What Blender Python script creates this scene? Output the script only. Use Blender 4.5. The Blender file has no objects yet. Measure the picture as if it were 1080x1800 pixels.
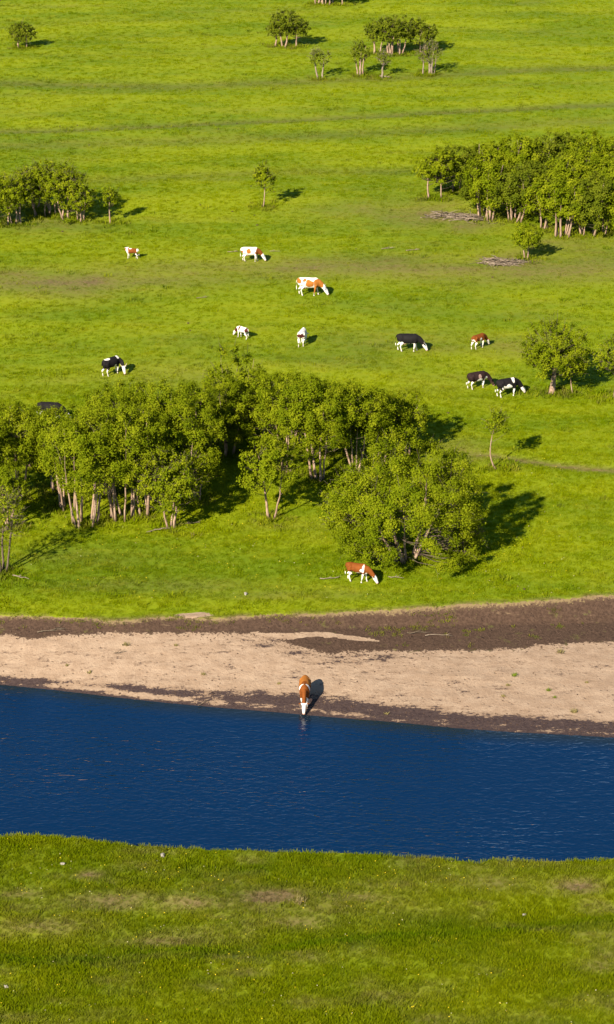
import bpy, math, random
import numpy as np
from mathutils import Vector, Matrix, noise as mnoise

R = math.radians
S = bpy.context.scene
COL = S.collection

# ------------------------------------------------------------------ camera
FPX = 4060.0            # focal length in photo pixels (photo 1080 x 1800)
PITCH = R(24.0)
CAMZ = 58.0
cam = bpy.data.cameras.new('camera')
cam.sensor_fit = 'VERTICAL'
cam.sensor_height = 24.0
cam.lens = 24.0 * FPX / 1800.0
cam.clip_start = 1.0
cam.clip_end = 12000.0
camo = bpy.data.objects.new('camera', cam)
camo.location = (0, 0, CAMZ)
camo.rotation_euler = (R(90) - PITCH, 0, 0)
COL.objects.link(camo)
S.camera = camo

# ------------------------------------------------------------------ light
SUN_EL = R(32.0)
SUN_AZ = R(31.0)        # shadows run away from the camera, this far to the right
to_sun = Vector((-math.sin(SUN_AZ) * math.cos(SUN_EL), -math.cos(SUN_AZ) * math.cos(SUN_EL), math.sin(SUN_EL)))
W = bpy.data.worlds.new('World')
S.world = W
W.use_nodes = True
wn = W.node_tree
wn.nodes.clear()
sky = wn.nodes.new('ShaderNodeTexSky')
sky.sky_type = 'NISHITA'
sky.sun_disc = False
sky.sun_elevation = SUN_EL
sky.sun_rotation = math.atan2(to_sun.x, to_sun.y)
sky.altitude = 600
sky.air_density = 1.0
sky.dust_density = 0.1
sky.ozone_density = 3.5
bg = wn.nodes.new('ShaderNodeBackground')
bg.inputs['Strength'].default_value = 0.058
wo = wn.nodes.new('ShaderNodeOutputWorld')
wn.links.new(sky.outputs[0], bg.inputs[0])
wn.links.new(bg.outputs[0], wo.inputs[0])
sl = bpy.data.lights.new('sun', 'SUN')
sl.energy = 4.8
sl.angle = R(0.53)
sl.color = (1.0, 0.895, 0.74)
so = bpy.data.objects.new('sun', sl)
so.rotation_euler = to_sun.to_track_quat('Z', 'Y').to_euler()
so.location = (-60, -60, 120)
COL.objects.link(so)
S.view_settings.view_transform = 'Standard'
S.view_settings.look = 'None'
S.view_settings.gamma = 1.0
S.view_settings.exposure = 1.38
S.view_settings.use_curve_mapping = False
S.render.engine = 'CYCLES'
S.cycles.max_bounces = 5
S.cycles.diffuse_bounces = 2
S.cycles.transmission_bounces = 3
S.cycles.glossy_bounces = 2

# ------------------------------------------------------------------ helpers
def hash2(ix, iy, seed):
    v = np.sin(ix * 127.1 + iy * 311.7 + seed * 74.7) * 43758.5453
    return v - np.floor(v)

def vnoise(x, y, seed=0):
    x = np.asarray(x, float); y = np.asarray(y, float)
    ix = np.floor(x); iy = np.floor(y)
    fx = x - ix; fy = y - iy
    fx = fx * fx * (3 - 2 * fx); fy = fy * fy * (3 - 2 * fy)
    a = hash2(ix, iy, seed); b = hash2(ix + 1, iy, seed)
    c = hash2(ix, iy + 1, seed); d = hash2(ix + 1, iy + 1, seed)
    return (a * (1 - fx) + b * fx) * (1 - fy) + (c * (1 - fx) + d * fx) * fy * 1.0

def fbm(x, y, seed=0, o=4):
    v = 0; a = 0.5
    for k in range(o):
        v = v + a * (vnoise(x, y, seed + k * 13) - 0.5) * 2
        x = np.asarray(x) * 2.03; y = np.asarray(y) * 2.03; a *= 0.5
    return v

def sstep(a, b, x):
    t = np.clip((np.asarray(x, float) - a) / (b - a), 0, 1)
    return t * t * (3 - 2 * t)

def ray(px, py):
    u = (px - 540.0) / FPX; v = -(py - 900.0) / FPX
    return np.array([u, math.cos(PITCH) + v * math.sin(PITCH), -math.sin(PITCH) + v * math.cos(PITCH)])

def at(px, py, z=0.0):
    d = ray(px, py)
    t = (z - CAMZ) / d[2]
    return d[0] * t, d[1] * t

class Curve:
    """a line across the meadow y(x), laid out from sample points"""
    def __init__(self, pts, z):
        zs = z if hasattr(z, '__len__') else [z] * len(pts)
        q = sorted(at(p[0], p[1], zz) for p, zz in zip(pts, zs))
        self.x = np.array([a for a, b in q]); self.y = np.array([b for a, b in q])
        n = len(q)
        self.s0 = 0.05; self.s1 = -0.03
    def __call__(self, x):
        x = np.asarray(x, float)
        y = np.interp(x, self.x, self.y)
        y = y + np.where(x < self.x[0], np.clip(x - self.x[0], -400, 0) * -self.s0, 0)
        y = y + np.where(x > self.x[-1], np.clip(x - self.x[-1], 0, 400) * -self.s1, 0)
        return y

ZW = -1.5
c_top = Curve([(0, 1080), (100, 1084), (180, 1088), (230, 1090), (300, 1083), (380, 1086), (450, 1080), (560, 1078), (640, 1073),
               (720, 1068), (800, 1062), (900, 1058), (980, 1052), (1080, 1045)], 0.0)
fx_ = [(0, 1109), (150, 1110), (300, 1109), (540, 1107), (700, 1101), (900, 1098), (1080, 1094)]
c_foot = Curve(fx_, [-0.5, -0.42, -0.42, -0.5, -0.75, -0.9, -1.0])
_hx = [at(p[0], p[1], -0.8)[0] for p in fx_]
_hz = [-0.5, -0.42, -0.42, -0.5, -0.75, -0.9, -1.0]
c_soil = Curve([(0, 1114), (60, 1122), (110, 1116), (200, 1113), (300, 1113), (470, 1114), (520, 1138), (580, 1150), (700, 1146), (800, 1144),
                (900, 1140), (1000, 1130), (1080, 1126)], [-0.52, -0.55, -0.48, -0.46, -0.46, -0.5, -0.75, -0.85, -1, -1, -1.02, -1.02, -1.05])
c_wat = Curve([(0, 1203), (100, 1213), (200, 1225), (300, 1236), (400, 1245), (500, 1253), (540, 1257), (600, 1262), (700, 1270),
               (800, 1280), (900, 1287), (1000, 1292), (1080, 1297)], ZW)
c_near = Curve([(0, 1469), (60, 1467), (150, 1474), (200, 1482), (300, 1489), (400, 1494), (500, 1496), (600, 1499), (700, 1504),
                (780, 1509), (838, 1516), (850, 1514), (866, 1509), (950, 1513), (1020, 1513), (1080, 1508)], 0.1)
c_terr = Curve([(0, 1698), (150, 1702), (300, 1690), (450, 1684), (540, 1676), (700, 1660), (800, 1655), (950, 1645), (1080, 1634)], 0.4)
# faint ditches that cross the far meadow: (points, half width m, depth m, dryness)
DITCH = [
    ([(0, 231), (120, 228), (250, 222), (540, 209), (800, 196), (1080, 185)], 0.9, 0.28, 0.75),
    ([(0, 256), (250, 248), (540, 238), (800, 224), (1080, 212)], 1.6, 0.16, 0.45),
    ([(-100, 330), (150, 318), (270, 311), (420, 303), (540, 300)], 1.2, 0.12, 0.4),
    ([(300, 150), (540, 141), (700, 134), (800, 128), (1080, 118)], 1.5, 0.22, 0.6),
    ([(0, 168), (270, 158), (420, 152), (540, 150)], 1.0, 0.1, 0.2),
    ([(0, 98), (400, 92), (1080, 76)], 1.4, 0.16, 0.1),
    ([(0, 36), (500, 26), (1080, 20)], 2.0, 0.2, 0.1),
    ([(0, 62), (500, 58), (1080, 48)], 1.4, 0.1, 0.1),
]
DITCH = [(Curve(p, 0.0), w, d, k) for p, w, d, k in DITCH]
c_path = Curve([(700, 783), (820, 795), (870, 799), (920, 808), (1000, 819), (1080, 825)], 0.0)
c_band = Curve([(0, 498), (130, 500), (270, 488), (400, 478), (540, 470), (700, 470), (850, 476), (1080, 470)], 0.0)

def height(x, y):
    x = np.asarray(x, float); y = np.asarray(y, float)
    rag = 0.16 * fbm(x * 0.9, x * 0 + 3, 5, 4) + 0.06 * fbm(x * 4, y * 2, 6, 2)
    yt = c_top(x) + rag
    yf = np.minimum(c_foot(x), yt - 0.3); yw = np.minimum(c_wat(x), yf - 2.0)
    yn = c_near(x) + 0.05 * fbm(x * 2.2, x * 0, 9, 3)
    hs = np.interp(x, _hx, _hz)
    # far meadow
    far = 0.22 * fbm(x / 38, y / 11, 1, 3) + 0.05 * fbm(x / 6, y / 2.6, 2, 3)
    far = far * sstep(0, 14, y - yt) + 0.035 * fbm(x * 1.4, y * 1.4, 3, 2)
    for c, w, d, k in DITCH:
        far = far - d * np.exp(-((y - c(x) - 0.25 * fbm(x / 5, y * 0, 8, 3)) / w) ** 2) * (0.6 + 0.4 * fbm(x / 9, y * 0 + 1, 4, 2))
    pth = np.exp(-((y - c_path(x)) / 0.5) ** 2) * sstep(at(760, 790)[0], at(830, 797)[0], x)
    far = far - 0.1 * pth
    # scarp, beach, river bed
    t = np.clip((yt - y) / np.maximum(yt - yf, 0.05), 0, 1)
    tt = t ** 0.85
    ero = 0.10 * fbm(x * 2.1, y * 1.2, 21, 4) * np.sin(np.pi * np.clip(t, 0, 1))
    scarp = hs * tt + ero
    b = np.clip((yf - y) / np.maximum(yf - yw, 0.1), 0, 1)
    beach = hs + (ZW - hs) * b + 0.05 * fbm(x * 0.5, y * 0.9, 31, 3) * np.sin(np.pi * b) + 0.022 * fbm(x * 3.3, y * 3.3, 33, 3) * np.clip(b * 8, 0, 1) * np.clip((1 - b) * 12, 0.25, 1)
    bed = ZW - np.clip((yw - y) * 0.11, 0, 0.9)
    z = np.where(y >= yt, far, np.where(y >= yf, scarp, np.where(y >= yw, beach, bed)))
    # near bank and near meadow
    yte = c_terr(x)
    near = 0.1 + 0.06 * fbm(x / 3.5, y / 1.6, 41, 3) + 0.03 * fbm(x * 1.3, y * 1.3, 42, 2)
    lip = 0.42 * sstep(1.4, -0.3, y - yte + 0.3 * fbm(x / 2.5, y * 0, 44, 3)) - 0.10 * np.exp(-((y - yte - 1.9) / 0.9) ** 2)
    near = near + lip
    m1 = np.exp(-(((x + 5.3) / 1.8) ** 2 + ((y - at(350, 1580)[1]) / 0.8) ** 2))
    near = near + 0.16 * m1
    drop = np.clip((y - yn) / 0.55, 0, 1)
    nearz = near * (1 - drop) + drop * ZW - np.clip((y - yn - 0.55) * 0.6, 0, 0.9)
    return np.where(y < yn + 2.2, np.where(y < yn, near, nearz), z)

def ground(px, py):
    z = 0.0
    for _ in range(14):
        x, y = at(px, py, z)
        z = 0.5 * z + 0.5 * float(height(x, y))
    x, y = at(px, py, z)
    return Vector((x, y, float(height(x, y))))

def scale_at(p):
    """photo pixels per metre at a point, and the angle we look down at it"""
    d = p[1] * math.cos(PITCH) + (CAMZ - p[2]) * math.sin(PITCH)
    return FPX / d, math.atan2(CAMZ - p[2], p[1])

# ------------------------------------------------------------------ materials
def new_mat(name):
    m = bpy.data.materials.new(name); m.use_nodes = True
    m.node_tree.nodes.clear()
    return m, m.node_tree.nodes, m.node_tree.links

class NB:
    def __init__(s, name):
        s.m, s.n, s.l = new_mat(name)
        s.out = s.n.new('ShaderNodeOutputMaterial')
    def node(s, t, **kw):
        nd = s.n.new(t)
        for k, v in kw.items():
            if k in nd.inputs.keys() if isinstance(k, str) else False:
                pass
            setattr(nd, k, v)
        return nd
    def put(s, sock, v):
        if hasattr(v, 'is_output') or isinstance(v, bpy.types.NodeSocket):
            s.l.new(v, sock)
        else:
            sock.default_value = v
    def math(s, op, a, b=0.0, c=None, clamp=False):
        nd = s.n.new('ShaderNodeMath'); nd.operation = op; nd.use_clamp = clamp
        s.put(nd.inputs[0], a); s.put(nd.inputs[1], b)
        if c is not None: s.put(nd.inputs[2], c)
        return nd.outputs[0]
    def mix(s, f, a, b):
        nd = s.n.new('ShaderNodeMix'); nd.data_type = 'RGBA'; nd.clamp_factor = True
        s.put(nd.inputs[0], f)
        s.put(nd.inputs[6], a if not isinstance(a, tuple) else (*a, 1)[:4])
        s.put(nd.inputs[7], b if not isinstance(b, tuple) else (*b, 1)[:4])
        return nd.outputs[2]
    def noise(s, vec, scale, detail=3, rough=0.55, dist=0.0):
        nd = s.n.new('ShaderNodeTexNoise')
        s.put(nd.inputs['Vector'], vec)
        nd.inputs['Scale'].default_value = scale; nd.inputs['Detail'].default_value = detail
        nd.inputs['Roughness'].default_value = rough; nd.inputs['Distortion'].default_value = dist
        return nd.outputs[0]
    def map(s, vec, sc):
        nd = s.n.new('ShaderNodeMapping'); s.put(nd.inputs[0], vec); nd.inputs['Scale'].default_value = sc
        return nd.outputs[0]
    def ramp(s, f, a, b):
        nd = s.n.new('ShaderNodeMapRange'); nd.interpolation_type = 'SMOOTHSTEP'
        s.put(nd.inputs[0], f); nd.inputs[1].default_value = a; nd.inputs[2].default_value = b
        return nd.outputs[0]
    def attr(s, name, typ='GEOMETRY'):
        nd = s.n.new('ShaderNodeAttribute'); nd.attribute_name = name; nd.attribute_type = typ
        return nd
    def pos(s):
        return s.n.new('ShaderNodeNewGeometry').outputs['Position']
    def bsdf(s, color, rough=0.8, spec=0.2, normal=None):
        nd = s.n.new('ShaderNodeBsdfPrincipled')
        s.put(nd.inputs['Base Color'], color if not isinstance(color, tuple) else (*color, 1)[:4])
        s.put(nd.inputs['Roughness'], rough); nd.inputs['Specular IOR Level'].default_value = spec
        if normal is not None: s.l.new(normal, nd.inputs['Normal'])
        return nd
    def bump(s, h, strength, dist):
        nd = s.n.new('ShaderNodeBump'); s.put(nd.inputs['Height'], h)
        nd.inputs['Strength'].default_value = strength; nd.inputs['Distance'].default_value = dist
        return nd.outputs[0]
    def done(s, sh):
        s.l.new(sh if isinstance(sh, bpy.types.NodeSocket) else sh.outputs[0], s.out.inputs[0])
        return s.m

def grass_color(b, p, dry, lush):
    """pasture colour from place: mottled yellow green, dry straw and lush dark swales"""
    big = b.noise(b.map(p, (0.05, 0.16, 0.05)), 1.0, 4, 0.6)
    mid = b.noise(b.map(p, (0.5, 0.9, 0.5)), 1.0, 4, 0.6)
    fin = b.noise(b.map(p, (5.0, 5.0, 5.0)), 1.0, 3, 0.65)
    c = b.mix(b.ramp(big, 0.33, 0.67), (0.105, 0.158, 0.001), (0.19, 0.228, 0.001))
    c = b.mix(b.math('MULTIPLY', b.ramp(mid, 0.45, 0.75), 0.38), c, (0.235, 0.235, 0.004))
    c = b.mix(b.math('MULTIPLY', b.ramp(fin, 0.42, 0.72), 0.32), c, (0.095, 0.14, 0.0012))
    sp = b.n.new('ShaderNodeSeparateXYZ'); b.l.new(p, sp.inputs[0])
    c = b.mix(b.math('MULTIPLY', b.ramp(sp.outputs[1], 101.0, 97.0), 0.38), c, (0.108, 0.125, 0.0015))
    c = b.mix(b.math('MULTIPLY', lush, 0.9), c, (0.04, 0.09, 0.001))
    dc = b.mix(b.ramp(fin, 0.3, 0.7), (0.075, 0.056, 0.022), (0.175, 0.125, 0.052))
    dry2 = b.math('ADD', dry, b.math('MULTIPLY', b.math('SUBTRACT', mid, 0.5), b.math('MULTIPLY', dry, 1.6)))
    dry3 = b.math('MULTIPLY', dry2, b.ramp(fin, 0.0, 0.55), clamp=True)
    return b.mix(dry3, c, dc)

def make_ground_mat():
    b = NB('ground_cover')
    p = b.pos()
    dry = b.attr('dry').outputs['Fac']; lush = b.attr('lush').outputs['Fac']
    soil = b.attr('soil').outputs['Fac']; wet = b.attr('wet').outputs['Fac']; sand = b.attr('sand').outputs['Fac']
    g = grass_color(b, p, dry, lush)
    n1 = b.noise(p, 1.3, 5, 0.65); n2 = b.noise(p, 6.0, 4, 0.7); n3 = b.noise(p, 22.0, 3, 0.6)
    n4 = b.noise(b.map(p, (0.8, 2.6, 1.0)), 1.0, 5, 0.7)
    # sand
    sc = b.mix(b.ramp(n1, 0.3, 0.7), (0.26, 0.178, 0.115), (0.34, 0.245, 0.165))
    sc = b.mix(b.math('MULTIPLY', b.ramp(n2, 0.55, 0.8), 0.5), sc, (0.20, 0.115, 0.062))
    vor = b.n.new('ShaderNodeTexVoronoi'); vor.inputs['Scale'].default_value = 2.2
    b.l.new(p, vor.inputs['Vector'])
    hoof = b.ramp(b.math('ADD', vor.outputs['Distance'], b.math('MULTIPLY', b.math('SUBTRACT', n2, 0.5), 0.35)), 0.2, 0.05)
    sc = b.mix(b.math('MULTIPLY', hoof, 0.45), sc, (0.15, 0.085, 0.045))
    # bare soil
    so_ = b.mix(b.ramp(n2, 0.3, 0.7), (0.038, 0.022, 0.014), (0.078, 0.047, 0.030))
    so_ = b.mix(b.math('MULTIPLY', b.ramp(n4, 0.62, 0.75), 0.55), so_, (0.22, 0.15, 0.08))
    gb = b.ramp(b.math('ADD', n1, b.math('MULTIPLY', n2, 0.35)), 0.78, 0.92)
    so_ = b.mix(b.math('MULTIPLY', gb, 0.5), so_, (0.10, 0.105, 0.02))
    fr = b.ramp(b.math('ADD', sand, b.math('MULTIPLY', b.math('SUBTRACT', n2, 0.5), 0.9)), 0.24, 0.06)
    so_ = b.mix(b.math('MULTIPLY', fr, 0.75), so_, (0.20, 0.145, 0.07))
    # wet mud
    mu = b.mix(b.ramp(n2, 0.35, 0.65), (0.036, 0.023, 0.021), (0.06, 0.04, 0.034))
    edge = b.math('ADD', b.math('MULTIPLY', b.math('SUBTRACT', n2, 0.5), 2.4), b.math('MULTIPLY', b.math('SUBTRACT', n1, 0.5), 2.2))
    wetn = b.math('ADD', wet, b.math('ADD', b.math('MULTIPLY', edge, 0.55), b.math('MULTIPLY', b.math('SUBTRACT', n4, 0.5), 2.6)))
    wm = b.ramp(wetn, 0.42, 0.58)
    c = b.mix(b.math('MULTIPLY', b.ramp(wetn, 0.0, 0.5), 0.6), sc, (0.155, 0.098, 0.06))
    c = b.mix(wm, c, mu)
    soiln = b.math('ADD', soil, b.math('MULTIPLY', edge, 0.5))
    sm = b.ramp(soiln, -0.06, 0.10)
    c = b.mix(sm, c, so_)
    sandn = b.math('ADD', sand, b.math('MULTIPLY', edge, 0.16))
    am = b.ramp(sandn, -0.03, 0.05)
    c = b.mix(am, g, c)
    rough = b.math('SUBTRACT', 0.95, b.math('MULTIPLY', b.math('MULTIPLY', wm, am), 0.25))
    hgt = b.math('ADD', b.math('MULTIPLY', n2, 0.7), b.math('MULTIPLY', n3, 0.3))
    hgt = b.math('SUBTRACT', hgt, b.math('MULTIPLY', hoof, b.math('MULTIPLY', am, 0.45)))
    nb = b.bump(hgt, 0.8, 0.08)
    return b.done(b.bsdf(c, rough, 0.15, nb))

def make_grass_mat():
    b = NB('grass_blades')
    p = b.pos()
    dry = b.attr('dry', 'INSTANCER').outputs['Fac']; lush = b.attr('lush', 'INSTANCER').outputs['Fac']
    rnd = b.attr('rnd', 'INSTANCER').outputs['Fac']
    c = grass_color(b, p, dry, lush)
    c = b.mix(b.math('MULTIPLY', b.ramp(rnd, 0.55, 1.0), 0.5), c, (0.26, 0.27, 0.012))
    c = b.mix(b.math('MULTIPLY', b.ramp(rnd, 0.35, 0.0), 0.45), c, (0.075, 0.125, 0.001))
    d = b.n.new('ShaderNodeBsdfDiffuse'); b.l.new(c, d.inputs[0])
    t = b.n.new('ShaderNodeBsdfTranslucent'); b.l.new(c, t.inputs[0])
    mx = b.n.new('ShaderNodeMixShader'); mx.inputs[0].default_value = 0.3
    b.l.new(d.outputs[0], mx.inputs[1]); b.l.new(t.outputs[0], mx.inputs[2])
    return b.done(mx)

def make_leaf_mat(name, c0, c1, c2):
    b = NB(name)
    t = b.attr('tint').outputs['Fac']
    c = b.mix(b.ramp(t, 0.0, 0.55), c0, c1)
    c = b.mix(b.ramp(t, 0.5, 1.0), c, c2)
    d = b.n.new('ShaderNodeBsdfDiffuse'); b.l.new(c, d.inputs[0])
    tr = b.n.new('ShaderNodeBsdfTranslucent'); b.l.new(c, tr.inputs[0])
    mx = b.n.new('ShaderNodeMixShader'); mx.inputs[0].default_value = 0.34
    b.l.new(d.outputs[0], mx.inputs[1]); b.l.new(tr.outputs[0], mx.inputs[2])
    return b.done(mx)

def make_bark_mat(name, c0, c1):
    b = NB(name)
    p = b.pos()
    n = b.noise(b.map(p, (9, 9, 2.2)), 1.0, 4, 0.65); n2 = b.noise(p, 1.7, 2)
    c = b.mix(b.ramp(n, 0.3, 0.68), c0, c1)
    c = b.mix(b.math('MULTIPLY', b.ramp(n2, 0.5, 0.75), 0.4), c, tuple(v * 0.45 for v in c0))
    return b.done(b.bsdf(c, 0.9, 0.1, b.bump(n, 0.9, 0.03)))

def make_water_mat():
    b = NB('river_water')
    p = b.pos()
    ns = b.noise(b.map(p, (1.6, 3.6, 1)), 1.0, 1, 0.5, 0.8)
    ns2 = b.noise(b.map(p, (4.4, 8.6, 1)), 1.0, 1, 0.4, 0.5)
    gust = b.noise(b.map(p, (0.10, 0.16, 1)), 1.0, 3, 0.5)
    h = b.math('ADD', ns, b.math('MULTIPLY', ns2, 0.35))
    bp = b.n.new('ShaderNodeBump'); b.l.new(h, bp.inputs['Height'])
    bp.inputs['Distance'].default_value = 0.07
    b.l.new(b.math('ADD', 0.36, b.math('MULTIPLY', b.ramp(gust, 0.3, 0.7), 0.3)), bp.inputs['Strength'])
    sh = b.attr('shore').outputs['Fac']
    c = b.mix(b.ramp(sh, 0.0, 1.6), (0.007, 0.014, 0.020), (0.0, 0.0135, 0.048))
    bp2 = b.n.new('ShaderNodeBump'); b.l.new(h, bp2.inputs['Height'])
    bp2.inputs['Distance'].default_value = 0.10
    b.l.new(b.math('ADD', 0.42, b.math('MULTIPLY', b.ramp(gust, 0.3, 0.7), 0.35)), bp2.inputs['Strength'])
    d_ = b.n.new('ShaderNodeBsdfDiffuse'); b.l.new(c, d_.inputs[0]); b.l.new(bp2.outputs[0], d_.inputs['Normal'])
    g_ = b.n.new('ShaderNodeBsdfGlossy'); g_.inputs['Roughness'].default_value = 0.05; b.l.new(bp.outputs[0], g_.inputs['Normal'])
    fr_ = b.n.new('ShaderNodeFresnel'); fr_.inputs['IOR'].default_value = 1.42; b.l.new(bp2.outputs[0], fr_.inputs['Normal'])
    s_ = b.n.new('ShaderNodeMixShader'); b.l.new(fr_.outputs[0], s_.inputs[0])
    b.l.new(d_.outputs[0], s_.inputs[1]); b.l.new(g_.outputs[0], s_.inputs[2])
    return b.done(s_)

M_GROUND = make_ground_mat()
M_GRASS = make_grass_mat()
M_LEAF = make_leaf_mat('willow_leaves', (0.072, 0.105, 0.003), (0.150, 0.185, 0.005), (0.238, 0.258, 0.010))
M_LEAF2 = make_leaf_mat('darker_leaves', (0.054, 0.076, 0.005), (0.104, 0.13, 0.007), (0.165, 0.182, 0.013))
M_BARK = make_bark_mat('pale_bark', (0.20, 0.125, 0.082), (0.35, 0.25, 0.175))
M_TWIG = make_bark_mat('grey_twigs', (0.07, 0.052, 0.034), (0.14, 0.108, 0.075))
M_DEAD = make_bark_mat('bleached_wood', (0.15, 0.115, 0.08), (0.26, 0.205, 0.15))
M_WATER = make_water_mat()

def simple_mat(name, col, rough=0.8, var=0.3, scale=8.0):
    b = NB(name)
    n = b.noise(b.pos(), scale, 3)
    c = b.mix(n, tuple(v * (1 - var) for v in col), tuple(min(1, v * (1 + var)) for v in col))
    return b.done(b.bsdf(c, rough, 0.2, b.bump(n, 0.5, 0.02)))

M_STONE = simple_mat('pale_stone', (0.24, 0.215, 0.17))
M_CLOD = simple_mat('dark_clod', (0.06, 0.036, 0.024), 0.95)
M_HORN = simple_mat('horn', (0.55, 0.47, 0.33), 0.5, 0.2)
M_HOOF = simple_mat('hoof', (0.06, 0.045, 0.035), 0.6, 0.2)
M_EYE = simple_mat('eye', (0.01, 0.008, 0.006), 0.15, 0.1)

# ------------------------------------------------------------------ mesh building
def np_mesh(name, V, F, smooth=False, mats=()):
    """V (n,3) array, F (m,k) int array with k corners each"""
    V = np.ascontiguousarray(V, np.float32); F = np.ascontiguousarray(F, np.int32)
    me = bpy.data.meshes.new(name)
    k = F.shape[1]
    me.vertices.add(len(V)); me.vertices.foreach_set('co', V.ravel())
    me.loops.add(F.size); me.loops.foreach_set('vertex_index', F.ravel())
    me.polygons.add(len(F)); me.polygons.foreach_set('loop_start', np.arange(0, F.size, k, dtype=np.int32))
    me.polygons.foreach_set('use_smooth', np.full(len(F), smooth, bool))
    for m in mats: me.materials.append(m)
    me.update(calc_edges=True)
    return me

def fattr(me, name, vals, dom='POINT'):
    a = me.attributes.new(name, 'FLOAT', dom)
    a.data.foreach_set('value', np.ascontiguousarray(vals, np.float32))

def link(name, data, parent=None):
    o = bpy.data.objects.new(name, data); COL.objects.link(o)
    if parent is not None: o.parent = parent
    return o

def tag(o, label=None, cat=None, group=None, kind=None):
    if label: o['label'] = label
    if cat: o['category'] = cat
    if group: o['group'] = group
    if kind: o['kind'] = kind
    return o

def tubes_mesh(name, tubes, n=6, mat=None, smooth=True):
    """tubes: list of (points, radii) -> closed quad tubes (pinched ends) in one mesh"""
    Vs = []; Fs = []; base = 0
    ang = np.arange(n) * 2 * math.pi / n
    for P, rad in tubes:
        P = np.asarray(P, float); rad = np.asarray(rad, float)
        T = np.gradient(P, axis=0); T /= np.maximum(np.linalg.norm(T, axis=1, keepdims=True), 1e-9)
        ref = np.array([0.31, 0.95, 0.05]) if abs(T[0][2]) > 0.7 else np.array([0, 0, 1.0])
        A = np.cross(T, ref); A /= np.maximum(np.linalg.norm(A, axis=1, keepdims=True), 1e-9)
        B = np.cross(T, A)
        ring = P[:, None, :] + rad[:, None, None] * (np.cos(ang)[None, :, None] * A[:, None, :] + np.sin(ang)[None, :, None] * B[:, None, :])
        ring = np.concatenate([np.repeat(P[:1][:, None, :], n, 1), ring, np.repeat(P[-1:][:, None, :], n, 1)], 0)
        k = len(ring)
        Vs.append(ring.reshape(-1, 3))
        i = np.arange(k - 1)[:, None] * n; j = np.arange(n)[None, :]; j2 = (j + 1) % n
        q = np.stack([i + j, i + n + j, i + n + j2, i + j2], -1).reshape(-1, 4) + base
        Fs.append(q); base += k * n
    return np_mesh(name, np.concatenate(Vs), np.concatenate(Fs), smooth, [mat] if mat else [])

# ------------------------------------------------------------------ the land
def axis(parts):
    out = []
    for a, b_, st in parts:
        n = max(1, int(round((b_ - a) / st)))
        out.append(np.linspace(a, b_, n, endpoint=False))
    return np.concatenate(out + [np.array([parts[-1][1]])])

gx = axis([(-5000, -800, 1400), (-800, -150, 65), (-150, -62, 4), (-62, -34, 0.8), (-34, 34, 0.25), (34, 62, 0.8), (62, 150, 4), (150, 800, 65), (800, 5000, 1400)])
gy = axis([(-2500, -100, 300), (-100, 60, 8), (60, 74, 0.5), (74, 91, 0.22), (91, 96, 0.12), (96, 103, 0.3), (103, 122, 0.11), (122, 150, 0.4),
           (150, 310, 0.55), (310, 420, 3), (420, 1000, 40), (1000, 6000, 700)])
GX, GY = np.meshgrid(gx, gy)
GZ = height(GX, GY)

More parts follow.
